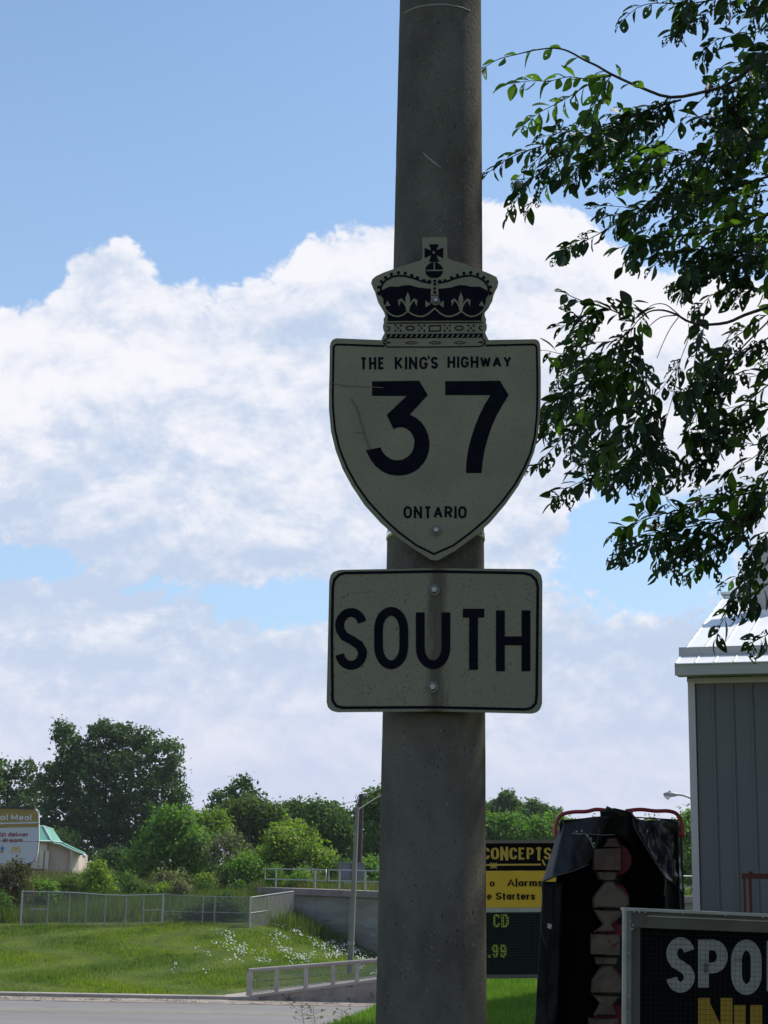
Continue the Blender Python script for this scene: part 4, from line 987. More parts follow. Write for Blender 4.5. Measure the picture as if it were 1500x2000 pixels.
# grime running down the crease
t_ = bpy.data.materials.new('sign_grime'); t_.use_nodes = True
tt = NT(t_.node_tree); bb = tt.n['Principled BSDF']; tcc = tt.node('ShaderNodeTexCoord').outputs['Object']
xx, yy_, zz_ = tt.sep(tcc); org = wloc(south)
fx = tt.math('ABSOLUTE', tt.math('SUBTRACT', xx, XC - org.x + .006)); nz = tt.noise(tt.comb(tt.math('MULTIPLY', xx, 3.), 0., tt.math('MULTIPLY', zz_, .5)), 14, 5, .7)
band = tt.ss(tt.math('ADD', fx, tt.math('MULTIPLY', tt.math('SUBTRACT', nz, .5), -.07)), .004, .040, 1., 0.)
c_ = tt.mix(tt.ss(tt.noise(tcc, 150, 2, .7), .61, .67), (.225, .207, .145, 1), (.08, .08, .06, 1))
c_ = tt.mix(tt.ss(tt.noise(tcc, 6, 5, .6), .3, .7, 0., .3), c_, (.19, .19, .14, 1))
c_ = tt.mix(tt.math('MULTIPLY', band, .88), c_, (.085, .078, .058, 1))
rs = tt.ss(tt.math('ADD', tt.math('ABSOLUTE', tt.math('SUBTRACT', xx, m3_(1402, 480).x - org.x)), tt.math('ABSOLUTE', tt.math('SUBTRACT', zz_, m3_(1402, 480).z - org.z))), .004, .012, 1., 0.)
c_ = tt.mix(tt.math('MULTIPLY', rs, .8), c_, (.20, .08, .03, 1))
tt.put(bb.inputs['Base Color'], c_); bb.inputs['Roughness'].default_value = .8; bb.inputs['Specular IOR Level'].default_value = .12
M['sign_grime'] = t_
for o in south.children:
    if o.name.startswith('sign_plate'): o.data.materials[0] = t_
strap(1160, south); strap(1342, south)

# ------------------------------------------------------------------ billboard and green roofed building on the left
DB = 118
mB = flat(lambda x, y: (x, y), DB)
bb_ = thing('billboard', 'white and gold billboard with red words and golden arches', 'billboard', P(64, 1700, DB))
oc = [(-120, 1572), (66, 1577), (73, 1583), (75.5, 1590), (75.5, 1640), (73, 1668), (69, 1680), (60, 1686), (50, 1688), (-120, 1686)]
MB().prism([mB(x, y) for x, y in oc], (0, .35, 0)).build('board', 'board_white', bb_)
MB().prism([mB(*p, .0) + Vector((0, -.25, 0)) for p in [(-120, 1571.5), (69, 1576), (69, 1580), (-120, 1575)]], (0, .7, 0)).build('top_cap', 'dark_metal', bb_)
K = Ink(mB, base=.02, step=.001)
K.poly([(-120, 1576), (66, 1580), (72, 1585), (74.5, 1592), (74.5, 1615.5), (20, 1616), (-30, 1619), (-120, 1626)])
K.build('gold_band', 'board_gold', bb_)
K = Ink(mB, base=.045, step=.001); K.stroke([(-120, 1618), (-40, 1612), (10, 1607.5), (74.5, 1607)], 3.6)
K.text('Medal', -42, 16, 1590, 1602, 2.3, gap=.14); K.text('Meal', 22, 62, 1590.5, 1602.5, 2.3, gap=.14); K.build('white_lettering', 'letter_white', bb_)
mat('board_letter', (.62, .62, .60), .5)
for o in bb_.children:
    if o.name.startswith('white_lettering'): o.data.materials[0] = M['board_letter']
K = Ink(mB, base=.03, step=.001); K.text('help', -22, 12, 1624, 1633.5, 1.8, gap=.14); K.text('deliver', 16, 56, 1625, 1634, 1.8, gap=.14)
K.text('the', -22, 0, 1636, 1644.5, 1.8, gap=.14); K.text('dream', 5, 44, 1636.5, 1645, 1.8, gap=.14); K.build('red_lettering', 'board_red', bb_)
K = Ink(mB, base=.03, step=.001)
for sg in (-1, 1): K.stroke([(31 + sg * 8.2, 1667), (31 + sg * 7.6, 1661), (31 + sg * 6, 1655.5), (31 + sg * 4, 1654), (31 + sg * 2, 1656), (31 + sg * .6, 1661), (31 + sg * .3, 1665)], 2.3)
K.build('arches', 'arches_yellow', bb_)
K = Ink(mB, base=.03, step=.001); K.stroke([(-2, 1656.5), (10, 1656.5)], 1.8); K.stroke([(4.5, 1652), (4.5, 1656)], 2.4); K.stroke([(4.5, 1657), (4.5, 1661.5)], 4.5); K.build('stone_figure', 'logo_blue', bb_)
K = Ink(mB, base=.03, step=.001); K.stroke([(3, 1661.5), (2.5, 1666)], 2.); K.build('stone_figure_leg', 'board_red', bb_)
K = Ink(mB, base=.03, step=.001); K.stroke([(6, 1661.5), (6.5, 1666)], 2.); K.build('stone_figure_leg', 'arches_yellow', bb_)
K = Ink(mB, base=.015, step=.001); K.stroke([(75, 1583), (75.3, 1640), (72.5, 1670), (66, 1683), (50, 1687.6), (-120, 1686)], 1.1); K.build('edge_trim', 'dark_metal', bb_)
for px in (57, -60):
    a = P(px, 1686, DB + .2); MB().box((a.x - .13, DB + .1, h1(a.x, DB) - .3), (a.x + .13, DB + .36, a.z)).build('post', 'dark_metal', bb_)
a, b = P(-120, 1697, DB), P(86, 1699, DB); MB().tube([a + Vector((0, .2, 0)), b + Vector((0, .2, 0))], .06, 6).build('crossbar', 'wood_dark', bb_)

DR = 150
rr = thing('restaurant_building', 'low pink walled building with a green metal hip roof', 'building', P(110, 1700, DR))
def Q(px, py, D=DR): return P(px, py, D)
zb = h1(Q(100, 1700).x, DR) - .6
def wallp(pxa, Da, pxb, Db, yta, ytb, m):
    a, b = P(pxa, yta, Da), P(pxb, ytb, Db); d = Vector((b.x - a.x, b.y - a.y, 0)).normalized(); n = Vector((-d.y, d.x, 0)) * .3
    return MB().hexa([(a.x, a.y, zb), (b.x, b.y, zb), (b.x + n.x, b.y + n.y, zb), (a.x + n.x, a.y + n.y, zb), a, b, b + n, a + n]).build('wall', m, rr)
wallp(0, 150, 90, 150, 1641, 1643, 'stucco_light'); wallp(93, 150, 93.6, 152, 1643, 1643.5, 'stucco_pink')
wallp(93.6, 150.4, 142, 151, 1643.5, 1658, 'stucco_pink'); wallp(142.3, 150.3, 155, 151, 1658, 1664, 'stucco_light')
a = Q(155, 1664, 151); MB().box((Q(142, 1660).x, 151.1, zb), (a.x - .55, 158, a.z - .25)).build('wall', 'stucco_light', rr)
a = Q(0, 1640); b = Q(93, 1640); MB().box((a.x, 151, zb), (b.x, 163, a.z - .4)).build('wall', 'stucco_pink', rr)
e0, e1 = Q(0, 1641, 149.5), Q(101, 1643.5, 149.5); e2 = Q(122, 1646, 154); u0, u1 = Q(10, 1612, 151.5), Q(85, 1614, 151.5); u2 = Q(104, 1620, 155)
th = Vector((0, 0, -.15))
MB().add([e0, e1, u1, u0], [(0, 1, 2, 3)]).add([e1, e2, u2, u1], [(0, 1, 2, 3)]).add([u0, u1, u2, Q(20, 1617, 160)], [(0, 1, 2, 3)]).build('roof', 'roof_green', rr)
MB().tube([e1, u1], .12, 5).build('hip_trim', 'trim_pale', rr); MB().tube([e0, e1, e2], .10, 5).build('eave_trim', 'trim_pale', rr); MB().tube([u0, u1, u2], .08, 5).build('ridge_trim', 'trim_pale', rr)
MB().prism([Q(97, 1642, 149.9), Q(122, 1646, 149.9), Q(140, 1655, 149.9), Q(162, 1664.5, 149.9), Q(162, 1667.5, 149.9), Q(140, 1659, 149.9), Q(118, 1649, 149.9), Q(97, 1645, 149.9)], (0, 1.2, 0)).build('shed_roof', 'roof_green', rr)
MB().tube([Q(97, 1645.2, 149.8), Q(118, 1649.4, 149.8), Q(140, 1659.5, 149.8), Q(162, 1668, 149.8)], .09, 5).build('fascia', 'trim_pale', rr)
MB().prism([Q(122, 1646, 151.2), Q(162, 1664.5, 151.2), Q(156, 1664.5, 158), Q(118, 1646, 158)], (0, 0, -.2)).build('shed_roof', 'roof_green', rr)
a = Q(84, 1662, 149.8); MB().box((a.x - .25, 149.75, zb), (a.x + .55, 149.98, a.z)).build('door', 'stucco_light', rr)
MB().box((a.x + .12, 149.70, zb), (a.x + .18, 149.76, a.z)).build('door_frame', 'dark_metal', rr)
fl_ = Q(164.5, 1671.5, 149.5); MB().tube([Q(156, 1668, 150), Q(161, 1669, 149.6)], .05, 6).build('lamp_bracket', 'dark_metal', rr)
MB().tube([fl_ + Vector((0, 0, .2)), fl_ + Vector((0, 0, .1)), fl_ - Vector((0, 0, .08)), fl_ - Vector((0, 0, .2))], [.04, .17, .18, .06], 10).build('floodlight', 'lamp_white', rr)

# ------------------------------------------------------------------ grey metal building on the right
A19 = rad(-20); dB = Vector((math.cos(A19), math.sin(A19), 0)); nB = Vector((math.sin(-A19), math.cos(A19), 0))   # nB points away from us
BC = P(1361, 1700, 20.); BC.z = 0
mbd = thing('metal_building', 'grey metal sided building with a white ribbed metal roof', 'building', BC)
eave = PL(1356, 1322, BC, dB).z
def BP(s, d, z): q = BC + dB * s + nB * d; return Vector((q.x, q.y, z))
def bbox(s0, s1, d0, d1, z0, z1): return MB().hexa([BP(s0, d0, z0), BP(s1, d0, z0), BP(s1, d1, z0), BP(s0, d1, z0), BP(s0, d0, z1), BP(s1, d0, z1), BP(s1, d1, z1), BP(s0, d1, z1)])
LW = 6.4; pw = .232; RUN = 3.6
bbox(.03, LW, .03, 2 * RUN, 0, eave - .02).build('wall_core', 'siding_grey', mbd)
bbox(-.05, .035, -.05, .035, 0, eave - .03).build('corner_trim', 'trim_white', mbd)
i = 0; s = .05
while s < LW:
    m_ = bbox(s, s + pw - .003, -.022, .028, 0, eave - .09)
    m_.hexa([BP(s + pw - .045, -.036, 0), BP(s + pw - .014, -.036, 0), BP(s + pw - .014, -.022, 0), BP(s + pw - .045, -.022, 0), BP(s + pw - .040, -.036, eave - .09), BP(s + pw - .019, -.036, eave - .09), BP(s + pw - .014, -.022, eave - .09), BP(s + pw - .045, -.022, eave - .09)])
    m_.build('siding_panel', 'siding_grey', mbd); s += pw
bbox(.0, LW, -.045, .02, eave - .088, eave - .02).build('frieze', 'trim_white', mbd)
# lower fascia, lower roof strip, upper fascia, main roof
def zat(px, py, d, s_guess=0):
    p0 = BC + nB * d; return PL(px, py, p0, dB)
f0 = zat(1318, 1319, -.32); f1 = zat(1318, 1297.5, -.32); s0 = (f0 - BC).dot(dB)
zf0, zf1 = f0.z, f1.z
bbox(s0, LW + .3, -.32, -.29, zf0, zf1).build('fascia', 'fascia_grey', mbd)
bbox(s0, LW + .3, -.288, -.02, zf0 + .01, zf0 + .03).build('soffit', 'fascia_grey', mbd)
g1 = zat(1326, 1279, .05); g2 = zat(1326, 1264.5, .05); s1_ = (g1 - BC).dot(dB)
bbox(s1_, LW + .3, .05, .08, g1.z - .02, g2.z).build('upper_fascia', 'fascia_grey', mbd)
def slope_panel(sa, d0, z0, sb_shift, d1, z1, wd, nm, rib=.012):
    up3 = Vector((0, 0, .012)); mb = MB()
    a, b, c, d = BP(sa, d0, z0), BP(sa + wd - .006, d0, z0), BP(sa + wd - .006, d1, z1), BP(sa, d1, z1)
    mb.hexa([a - up3, b - up3, c - up3, d - up3, a, b, c, d])
    r = Vector((0, 0, rib)); a2, b2, c2, d2 = BP(sa + .004, d0, z0 + .0005), BP(sa + .032, d0, z0 + .0005), BP(sa + .032, d1, z1 + .0005), BP(sa + .004, d1, z1 + .0005)
    mb.hexa([a2, b2, c2, d2, a2 + r + dB * .013, b2 + r - dB * .013, c2 + r - dB * .013, d2 + r + dB * .013])
    for k in ():
        u = sa + wd * (.1 + .9 * k); p, q, t, v = BP(u, d0, z0), BP(u + .02, d0, z0), BP(u + .02, d1, z1), BP(u, d1, z1); r2 = Vector((0, 0, .006)); mb.hexa([p, q, t, v, p + r2, q + r2, t + r2, v + r2])
    return mb.build(nm, 'metal_white', mbd)
e_ = zat(1320, 1297.5, -.34); h_ = g1.z + .0
s = s0
while s < LW: slope_panel(s, -.34, zf1 + .008, 0, .045, g1.z - .02, pw, 'roof_panel'); s += pw
r0_ = zat(1342, 1263, .06); ridge = zat(1412, 1166, RUN); s2_ = (r0_ - BC).dot(dB)
sr = (ridge - BC).dot(dB)
zr0, zr1 = g2.z - .02, ridge.z
s = min(s2_, sr); s2_ = s
while s < LW: slope_panel(s, .085, zr0, 0, RUN, zr1, pw, 'roof_panel'); s += pw
bbox(s2_ - .02, LW + .3, RUN - .1, RUN + .12, zr1 + .025, zr1 + .06).build('ridge_cap', 'metal_white', mbd)
bbox(s2_, LW, RUN + .12, RUN + .16, zr1 - .2, zr1 + .0).build('ridge_closure', 'screw_dark', mbd)
a, b, c, d = BP(s2_, RUN, zr1), BP(LW, RUN, zr1), BP(LW, 2 * RUN + .1, zr0), BP(s2_, 2 * RUN + .1, zr0); tt3 = Vector((0, 0, -.03)); MB().hexa([a + tt3, b + tt3, c + tt3, d + tt3, a, b, c, d]).build('rear_roof', 'metal_white', mbd)
MB().prism([BP(s2_ + .02, .1, eave - .05), BP(s2_ + .02, .1, zr0 - .03), BP(s2_ + .02, RUN, zr1 - .04), BP(s2_ + .02, 2 * RUN, zr0 - .03), BP(s2_ + .02, 2 * RUN, eave - .05)], dB * .05).build('gable', 'siding_grey', mbd)
mb = MB()
s = s2_ + .026
while s < LW:
    for k in range(8):
        t = .02 + k / 8; d_ = lerp(.085, RUN, t); z_ = lerp(zr0, zr1, t) + .026; c = BP(s, d_, z_); mb.box(c - Vector((.006, .006, 0)), c + Vector((.006, .006, .008)))
    s += pw
mb.build('roof_screws', 'screw_dark', mbd, kind='stuff')
ch0 = (zat(1475, 1190, 2.2) - BC).dot(dB); zt = zat(1475, 1075, 2.2).z
chm = bbox(ch0, ch0 + .34, 2.2, 2.54, lerp(zr0, zr1, .5), zt).build('chimney', 'fascia_grey', mbd)
bbox(ch0 - .04, ch0 + .38, 2.16, 2.58, zt + .06, zt + .08).build('chimney_cap', 'fascia_grey', chm)
for a, b in ((0, 2.2), (.29, 2.2), (0, 2.49), (.29, 2.49)): bbox(ch0 + a + .005, ch0 + a + .045, b + .002, b + .045, zt, zt + .06).build('cap_leg', 'fascia_grey', chm)
bbox(ch0 - .05, ch0 + .39, 2.12, 2.60, lerp(zr0, zr1, .56) - .02, lerp(zr0, zr1, .6) + .05).build('chimney_flashing', 'metal_white', chm)

# dark red pipe stand in front of the siding
D = 14; st = thing('pipe_stand', 'dark red steel frame standing against the grey siding', 'frame', P(1452, 1900, D))
def pb(x0, y0, x1, y1, D, dd, nm, m, parent):
    a, b = P(x0, y1, D), P(x1, y0, D); return MB().box((min(a.x, b.x), D, a.z), (max(a.x, b.x), D + dd, b.z)).build(nm, m, parent)
for x0, x1 in ((1451, 1456), (1462, 1468)):
    a = P(x0, 1700, D); b = P(x1, 1716, D); MB().box((a.x, D, 0), (b.x, D + .03, b.z)).build('post', 'rust_red', st)
pb(1449, 1709, 1640, 1716, D - .005, .04, 'top_bar', 'rust_red', st); pb(1462, 1702, 1470, 1709, D, .03, 'end_knob', 'rust_red', st)
a = P(1632, 1716, D); MB().box((a.x - .03, D, 0), (a.x, D + .03, a.z)).build('post', 'rust_red', st)

# ------------------------------------------------------------------ black and yellow letter sign
DC = 18.; s7 = lambda u, v: (930 + u / 3.488, 1530 + v / 3.488); m7 = flat(s7, DC); mC = flat(lambda x, y: (x, y), DC)
cs = thing('letter_sign', 'black and yellow letter board sign behind the black tarp', 'sign', (P(945, 1900, DC).x, DC, 0))
XL, XR = 765, 1128
def cbox(x0, y0, x1, y1, nm, m, dd=.08, f=0.):
    a, b = mC(x0, y1 + (x0 - 950) * .012), mC(x1, y0 + (x1 - 950) * -.0)
    sl0 = -.006
    P4 = [mC(x0, y1 + (x0 - 950) * sl0, f), mC(x1, y1 + (x1 - 950) * sl0, f), mC(x1, y0 + (x1 - 950) * sl0, f), mC(x0, y0 + (x0 - 950) * sl0, f)]
    return MB().prism(P4, (0, dd, 0)).build(nm, m, cs)
cbox(XL, 1647, XR, 1701, 'header_panel', 'sign_black'); cbox(XL - 3, 1641, XR + 3, 1647.3, 'top_cap', 'header_cap', .16, .04)
cbox(XL, 1701.3, XR, 1773, 'yellow_panel', 'sign_yellow'); cbox(XL - 2, 1773.3, XR + 2, 1782, 'rail', 'aluminium', .1, .02)
cbox(XL, 1782.3, XR, 1903, 'letter_panel', 'panel_dark'); cbox(XL - 2, 1903.3, XR + 2, 1911, 'rail', 'aluminium_dull', .1, .02)
cbox(XL - 6, 1647.5, XL - .3, 1911, 'side_post', 'aluminium_dull', .1, .015); cbox(XR + .3, 1641, XR + 6, 1911, 'side_post', 'aluminium_dull', .1, .015)
for px in (XL + 20, XR - 20, 945):
    a = P(px, 1911, DC + .05); 
    if px != 945: MB().box((a.x - .04, DC - .02, 0), (a.x + .04, DC + .1, a.z)).build('leg', 'aluminium_dull', cs)
K = Ink(m7, base=.004, step=.0003); K.text('CONCEPTS', 40, 512, 434, 522, 19, gap=.13, contrast=.45, serif=9); K.stroke([(-300, 558), (440, 553)], 12)
for dx in (-22, 0, 22): K.stroke([(118 + dx, 540), (118 - dx, 580)], 7)
K.stroke([(90, 560), (146, 560)], 10); K.stroke([(450, 520), (460, 545), (470, 560)], 12)
K.build('header_lettering', 'sign_gold', cs)
K = Ink(m7, base=.004, step=.0003); K.text('o', 92, 126, 652, 706, 11, contrast=.5); K.build('panel_word', 'sign_black', cs); K = Ink(m7, base=.004, step=.0003); K.text('Alarms', 212, 452, 650, 704, 12, gap=.14, contrast=.5, serif=7); K.build('panel_word', 'sign_black', cs)
K = Ink(m7, base=.004, step=.0003); K.text('e', 74, 106, 742, 795, 11, contrast=.5); K.build('panel_word', 'sign_black', cs); K = Ink(m7, base=.004, step=.0003); K.text('Starters', 134, 400, 740, 795, 12, gap=.14, contrast=.5, serif=7)
K.build('panel_word', 'sign_black', cs)
K = Ink(m7, base=.004, step=.0003); K.glyph('C', 115, 890, 164, 980, 17); K.glyph('D', 172, 890, 222, 980, 17); K.glyph('9', 107, 1096, 152, 1186, 16); K.glyph('9', 160, 1096, 206, 1186, 16); K.poly([(80, 1168), (97, 1168), (97, 1186), (80, 1186)])
K.build('changeable_letters', 'lettering_lime', cs)
mb = MB(); x = XL
while x < XR:
    a, b = mC(x, 1783, .03), mC(x, 1902, .03); w_ = Vector((.003, 0, 0)); mb.add([a - w_, a + w_, b + w_, b - w_], [(0, 1, 2, 3)]); x += 4.6
y = 1786
while y < 1902:
    a, b = mC(XL, y, .032), mC(XR, y - 2, .032); w_ = Vector((0, 0, .003)); mb.add([a - w_, a + w_, b + w_, b - w_], [(0, 1, 2, 3)]); y += 5.4
mb.build('wire_grid', 'mesh_wire', cs, kind='stuff')

# ------------------------------------------------------------------ red pipe rack with its column of drums, and the tarp over it
DT = 9.0
rk = thing('pipe_rack', 'red pipe rack with tan and red drums stacked in its centre', 'rack', (P(1200, 1700, DT).x, DT, 0))
def T(px, py, dd=0.): return P(px, py, DT + dd)
def smooth_path(pts, k=5):
    out = []; n = len(pts)
    for i in range(n - 1):
        p0, p1, p2, p3 = pts[max(i - 1, 0)], pts[i], pts[i + 1], pts[min(i + 2, n - 1)]
        for j in range(k):
            t = j / k; out.append(.5 * ((2 * p1) + (p2 - p0) * t + (2 * p0 - 5 * p1 + 4 * p2 - p3) * t * t + (3 * p1 - p0 - 3 * p2 + p3) * t ** 3))
    out.append(pts[-1]); return out
MB().tube(smooth_path([T(1084, 1632, -.05), T(1086, 1608, -.05), T(1096, 1592, -.05), T(1118, 1586, -.05), T(1145, 1585, -.05), T(1165, 1581, -.05), T(1190, 1584, -.05), T(1214, 1592, -.06)]), .0105, 12).build('pipe', 'red_paint', rk)
MB().tube(smooth_path([T(1222, 1584, -.03), T(1250, 1581, -.03), T(1280, 1584, -.03), T(1305, 1584, -.03), T(1322, 1590, -.03), T(1331, 1606, -.03), T(1334, 1632, -.03)]), .0105, 12).build('pipe', 'red_paint', rk)
MB().tube(smooth_path([T(1184, 1577, -.08), T(1198, 1583, -.08), T(1216, 1590, -.07), T(1226, 1593, -.05)]), [.006] * 15 + [.010], 8).build('clamp', 'dark_metal', rk) if False else MB().tube(smooth_path([T(1184, 1577, -.08), T(1198, 1583, -.08), T(1216, 1590, -.07), T(1226, 1593, -.05)]), .009, 8).build('clamp', 'dark_metal', rk)
MB().tube([T(1326, 1630, -.03), T(1336, 1631, -.03)], .011, 8).build('pipe_end', 'red_paint', rk)
for px in (1100, 1312):
    a = T(px, 1630, .25); MB().tube([Vector((a.x, a.y, 0)), a], .012, 8).build('upright', 'red_paint', rk)
a = T(1195, 1640, .3); MB().box((a.x - .05, DT + .26, 0), (a.x + .05, DT + .34, a.z)).build('back_post', 'dark_metal', rk)
def drum(pts, d0, dd, nm, m):          # faceted body: pixel outline extruded in depth with a narrower rear
    return MB().prism([T(x, y, d0) for x, y in pts], (0, dd, 0)).build(nm, m, rk)
def bevprism(pts, d0, dd, nm, m, ins=3.0, dp=.02):
    cx = sum(p[0] for p in pts) / len(pts); cy = sum(p[1] for p in pts) / len(pts)
    inn = []
    for x, y in pts:
        L = math.hypot(x - cx, y - cy); f = max(.3, 1 - ins / L); inn.append((cx + (x - cx) * f, cy + (y - cy) * f))
    n = len(pts); A = [T(x, y, d0 - dp) for x, y in inn]; B = [T(x, y, d0) for x, y in pts]; Cc = [p + Vector((0, dd, 0)) for p in B]
    mb = MB(); mb.add(A + B + Cc, [tuple(range(n))] + [(i, n + i, n + (i + 1) % n, (i + 1) % n) for i in range(n)] + [(n + i, 2 * n + i, 2 * n + (i + 1) % n, n + (i + 1) % n) for i in range(n)])
    return mb.build(nm, m, rk)
def rdisc(cx, cy, r, d0, th_, nm='disc', m='disc_red'):
    return MB().tube([T(cx, cy, d0), T(cx, cy, d0 + .008), T(cx, cy, d0 + th_), T(cx, cy, d0 + th_ + .008)], [r / F * DT * .92, r / F * DT, r / F * DT, r / F * DT * .92], 28, smooth=False).build(nm, m, rk)
rdisc(1203, 1679, 31, .03, .05); bevprism([(1160, 1658), (1213, 1656), (1213, 1700), (1160, 1699)], -.05, .09, 'drum_box', 'tan_canvas', 1.5, .008)
bevprism([(1186, 1637), (1206, 1636), (1208, 1645), (1215, 1655), (1176, 1655), (1184, 1646)], -.02, .08, 'drum_neck', 'tan_canvas')
bevprism([(1165, 1702), (1206, 1702), (1204, 1718), (1190, 1722), (1170, 1718)], .0, .06, 'collar', 'tan_canvas')
rdisc(1203, 1752, 25, .05, .03)
bevprism([(1184, 1722), (1198, 1722), (1212, 1735), (1228, 1752), (1230, 1768), (1222, 1775), (1162, 1773), (1160, 1756), (1172, 1738)], -.02, .09, 'drum_bell', 'tan_canvas', 5)
bevprism([(1162, 1777), (1224, 1778), (1212, 1792), (1196, 1808), (1204, 1821), (1162, 1821), (1180, 1806), (1170, 1792)], -.01, .07, 'drum_waist', 'tan_canvas', 4)
rdisc(1194, 1822, 24, .04, .04)
bevprism([(1157, 1825), (1211, 1826), (1211, 1866), (1157, 1864)], -.05, .09, 'drum_box', 'tan_canvas', 1.5, .008)
bevprism([(1163, 1869), (1208, 1870), (1204, 1884), (1166, 1884)], .0, .06, 'collar', 'tan_canvas')
rdisc(1193, 1915, 24, .05, .03)
bevprism([(1180, 1887), (1196, 1887), (1208, 1900), (1218, 1920), (1214, 1942), (1158, 1940), (1160, 1915), (1170, 1899)], -.02, .09, 'drum_bell', 'tan_canvas', 5)
bevprism([(1160, 1944), (1212, 1945), (1198, 1962), (1206, 1984), (1162, 1984), (1174, 1962)], -.01, .07, 'drum_waist', 'tan_canvas', 4)
rdisc(1192, 1988, 30, .04, .04)
bevprism([(1153, 1990), (1208, 1991), (1208, 2032), (1153, 2030)], -.05, .09, 'drum_box', 'tan_canvas', 1.5, .008)
bevprism([(1160, 2036), (1208, 2036), (1214, 2080), (1206, 2110), (1156, 2110), (1152, 2080)], -.02, .09, 'drum_bell', 'tan_canvas', 5)
for p_ in ([(1118, 1627), (1130, 1629), (1142, 1628), (1150, 1636), (1156, 1646), (1160, 1656)], [(1140, 1628), (1180, 1631), (1200, 1630)]):
    MB().tube([T(x, y, -.10) for x, y in p_], .0045 if len(p_) > 3 else .002, 6).build('lever', 'galvanised_dull', rk)
for x, y in ((1126, 1624), (1136, 1623), (1147, 1632), (1154, 1638), (1160, 1647)): c = T(x, y, -.11); MB().tube([c, c + Vector((0, -.01, 0))], .005, 8).build('knob', 'bolt_steel', rk)
MB().tube([T(1170, 1600, -.06), T(1171, 1620, -.07), T(1167, 1640, -.07), T(1162, 1656, -.06)], .0012, 5).build('cord', 'tarp_hem', rk)

tp_ = thing('black_tarp', 'black vinyl tarp draped over the red pipe rack', 'tarp', (P(1200, 1700, DT).x, DT + .01, 0))
def coons(top, bot, nu, nv, fold, nm='panel', m='tarp_vinyl', seed=1, th=.004):
    """sheet between an upper and a lower pixel polyline (x, y, depth offset)"""
    def samp(pl, t):
        k = t * (len(pl) - 1); i = min(int(k), len(pl) - 2); f = k - i; return [lerp(pl[i][j], pl[i + 1][j], f) for j in range(3)]
    vs = []
    for j in range(nv + 1):
        for i in range(nu + 1):
            a, b = samp(top, i / nu), samp(bot, i / nu); v = j / nv; x, y, d = [lerp(a[q], b[q], v) for q in range(3)]
            nz = mnoise.noise(Vector((x * .035 + seed, y * .016, seed))) * fold + mnoise.noise(Vector((x * .09, y * .05 + seed, seed))) * fold * .45
            vs.append(T(x, y, d + nz * (.25 + .75 * v)))
    fs = [(j * (nu + 1) + i, j * (nu + 1) + i + 1, (j + 1) * (nu + 1) + i + 1, (j + 1) * (nu + 1) + i) for j in range(nv) for i in range(nu)]
    o = MB().add(vs, fs, True).build(nm, m, tp_); md = o.modifiers.new('thickness', 'SOLIDIFY'); md.thickness = th; return o
# top saddle over the rack
coons([(1096, 1606, .45), (1180, 1597, .45), (1250, 1598, .45), (1328, 1604, .45)], [(1094, 1604, -.02), (1180, 1595, -.05), (1250, 1597, -.05), (1326, 1602, -.0)], 30, 8, .02)
# rear sheet
coons([(1096, 1607, .44), (1200, 1598, .44), (1328, 1606, .44)], [(1050, 2300, .5), (1200, 2300, .46), (1346, 2300, .5)], 30, 20, .06, seed=4, m='tarp_inside_shade')
# left front flap
coons([(1192, 1594, -.09), (1160, 1595, -.07), (1125, 1600, -.03), (1104, 1602, .0), (1092, 1618, .05)], [(1166, 1668, -.02), (1140, 1695, -.06), (1110, 1704, -.09), (1078, 1715, -.06), (1058, 1724, .06)], 34, 24, .022, seed=7)
# left side sheet, seen edge on, and its turned front strip
coons([(1094, 1606, .02), (1096, 1607, .44)], [(1044, 2300, .05), (1052, 2300, .5)], 8, 24, .03, seed=2)
coons([(1060, 1722, .0), (1098, 1722, .06)], [(1040, 2080, -.02), (1086, 2080, .10)], 10, 24, .06, seed=9)
# black sheets added beside the drums to stand for the shaded interior
coons([(1092, 1640, .16), (1165, 1620, .20)], [(1075, 2200, .2), (1160, 2200, .22)], 10, 20, .04, seed=12, m='tarp_inside_shade')
coons([(1215, 1620, .18), (1300, 1640, .16)], [(1222, 2200, .22), (1312, 2200, .2)], 10, 20, .04, seed=13, m='tarp_inside_shade')
# centre knot and right flap
coons([(1172, 1584, -.05), (1200, 1578, -.09), (1236, 1586, -.08)], [(1178, 1640, .05), (1205, 1634, .02), (1240, 1650, .05)], 16, 14, .05, seed=15)
coons([(1232, 1586, -.10), (1246, 1600, -.13), (1270, 1604, -.02), (1300, 1600, -.04), (1326, 1606, -.0)], [(1240, 1610, -.10), (1270, 1665, -.13), (1300, 1716, -.10), (1318, 1730, -.04), (1332, 1745, .05)], 40, 30, .085, seed=17, m='tarp_sheen')
coons([(1322, 1604, -.01), (1330, 1606, .42)], [(1344, 2300, -.06), (1352, 2300, .46)], 8, 26, .04, seed=18)
coons([(1298, 1612, .02), (1331, 1612, .04)], [(1300, 2200, .05), (1352, 2200, .09)], 8, 24, .05, seed=19)
MB().tube([T(1236, 1600, -.13), T(1240, 1618, -.135), T(1262, 1655, -.15), T(1284, 1690, -.14), T(1300, 1716, -.12), T(1299, 1735, -.10), T(1297, 1750, -.08)], .0016, 5).build('hem', 'tarp_hem', tp_)
MB().tube([T(1058, 1722, .02), T(1066, 1716, -.07), T(1090, 1709, -.10), T(1118, 1702, -.10), T(1150, 1688, -.07)], .0016, 5).build('hem', 'tarp_hem', tp_)
MB().tube(smooth_path([T(1058, 1722, .0), T(1060, 1760, -.03), T(1057, 1800, -.05), T(1060, 1830, -.05), T(1068, 1850, -.05)]), .0035, 6).build('tie_cord', 'dark_metal', tp_)
MB().prism([T(1070, 1803, -.045), T(1078, 1806, -.045), T(1076, 1815, -.045), T(1069, 1812, -.045)], (0, .003, 0)).build('tag', 'tarp_label', tp_)

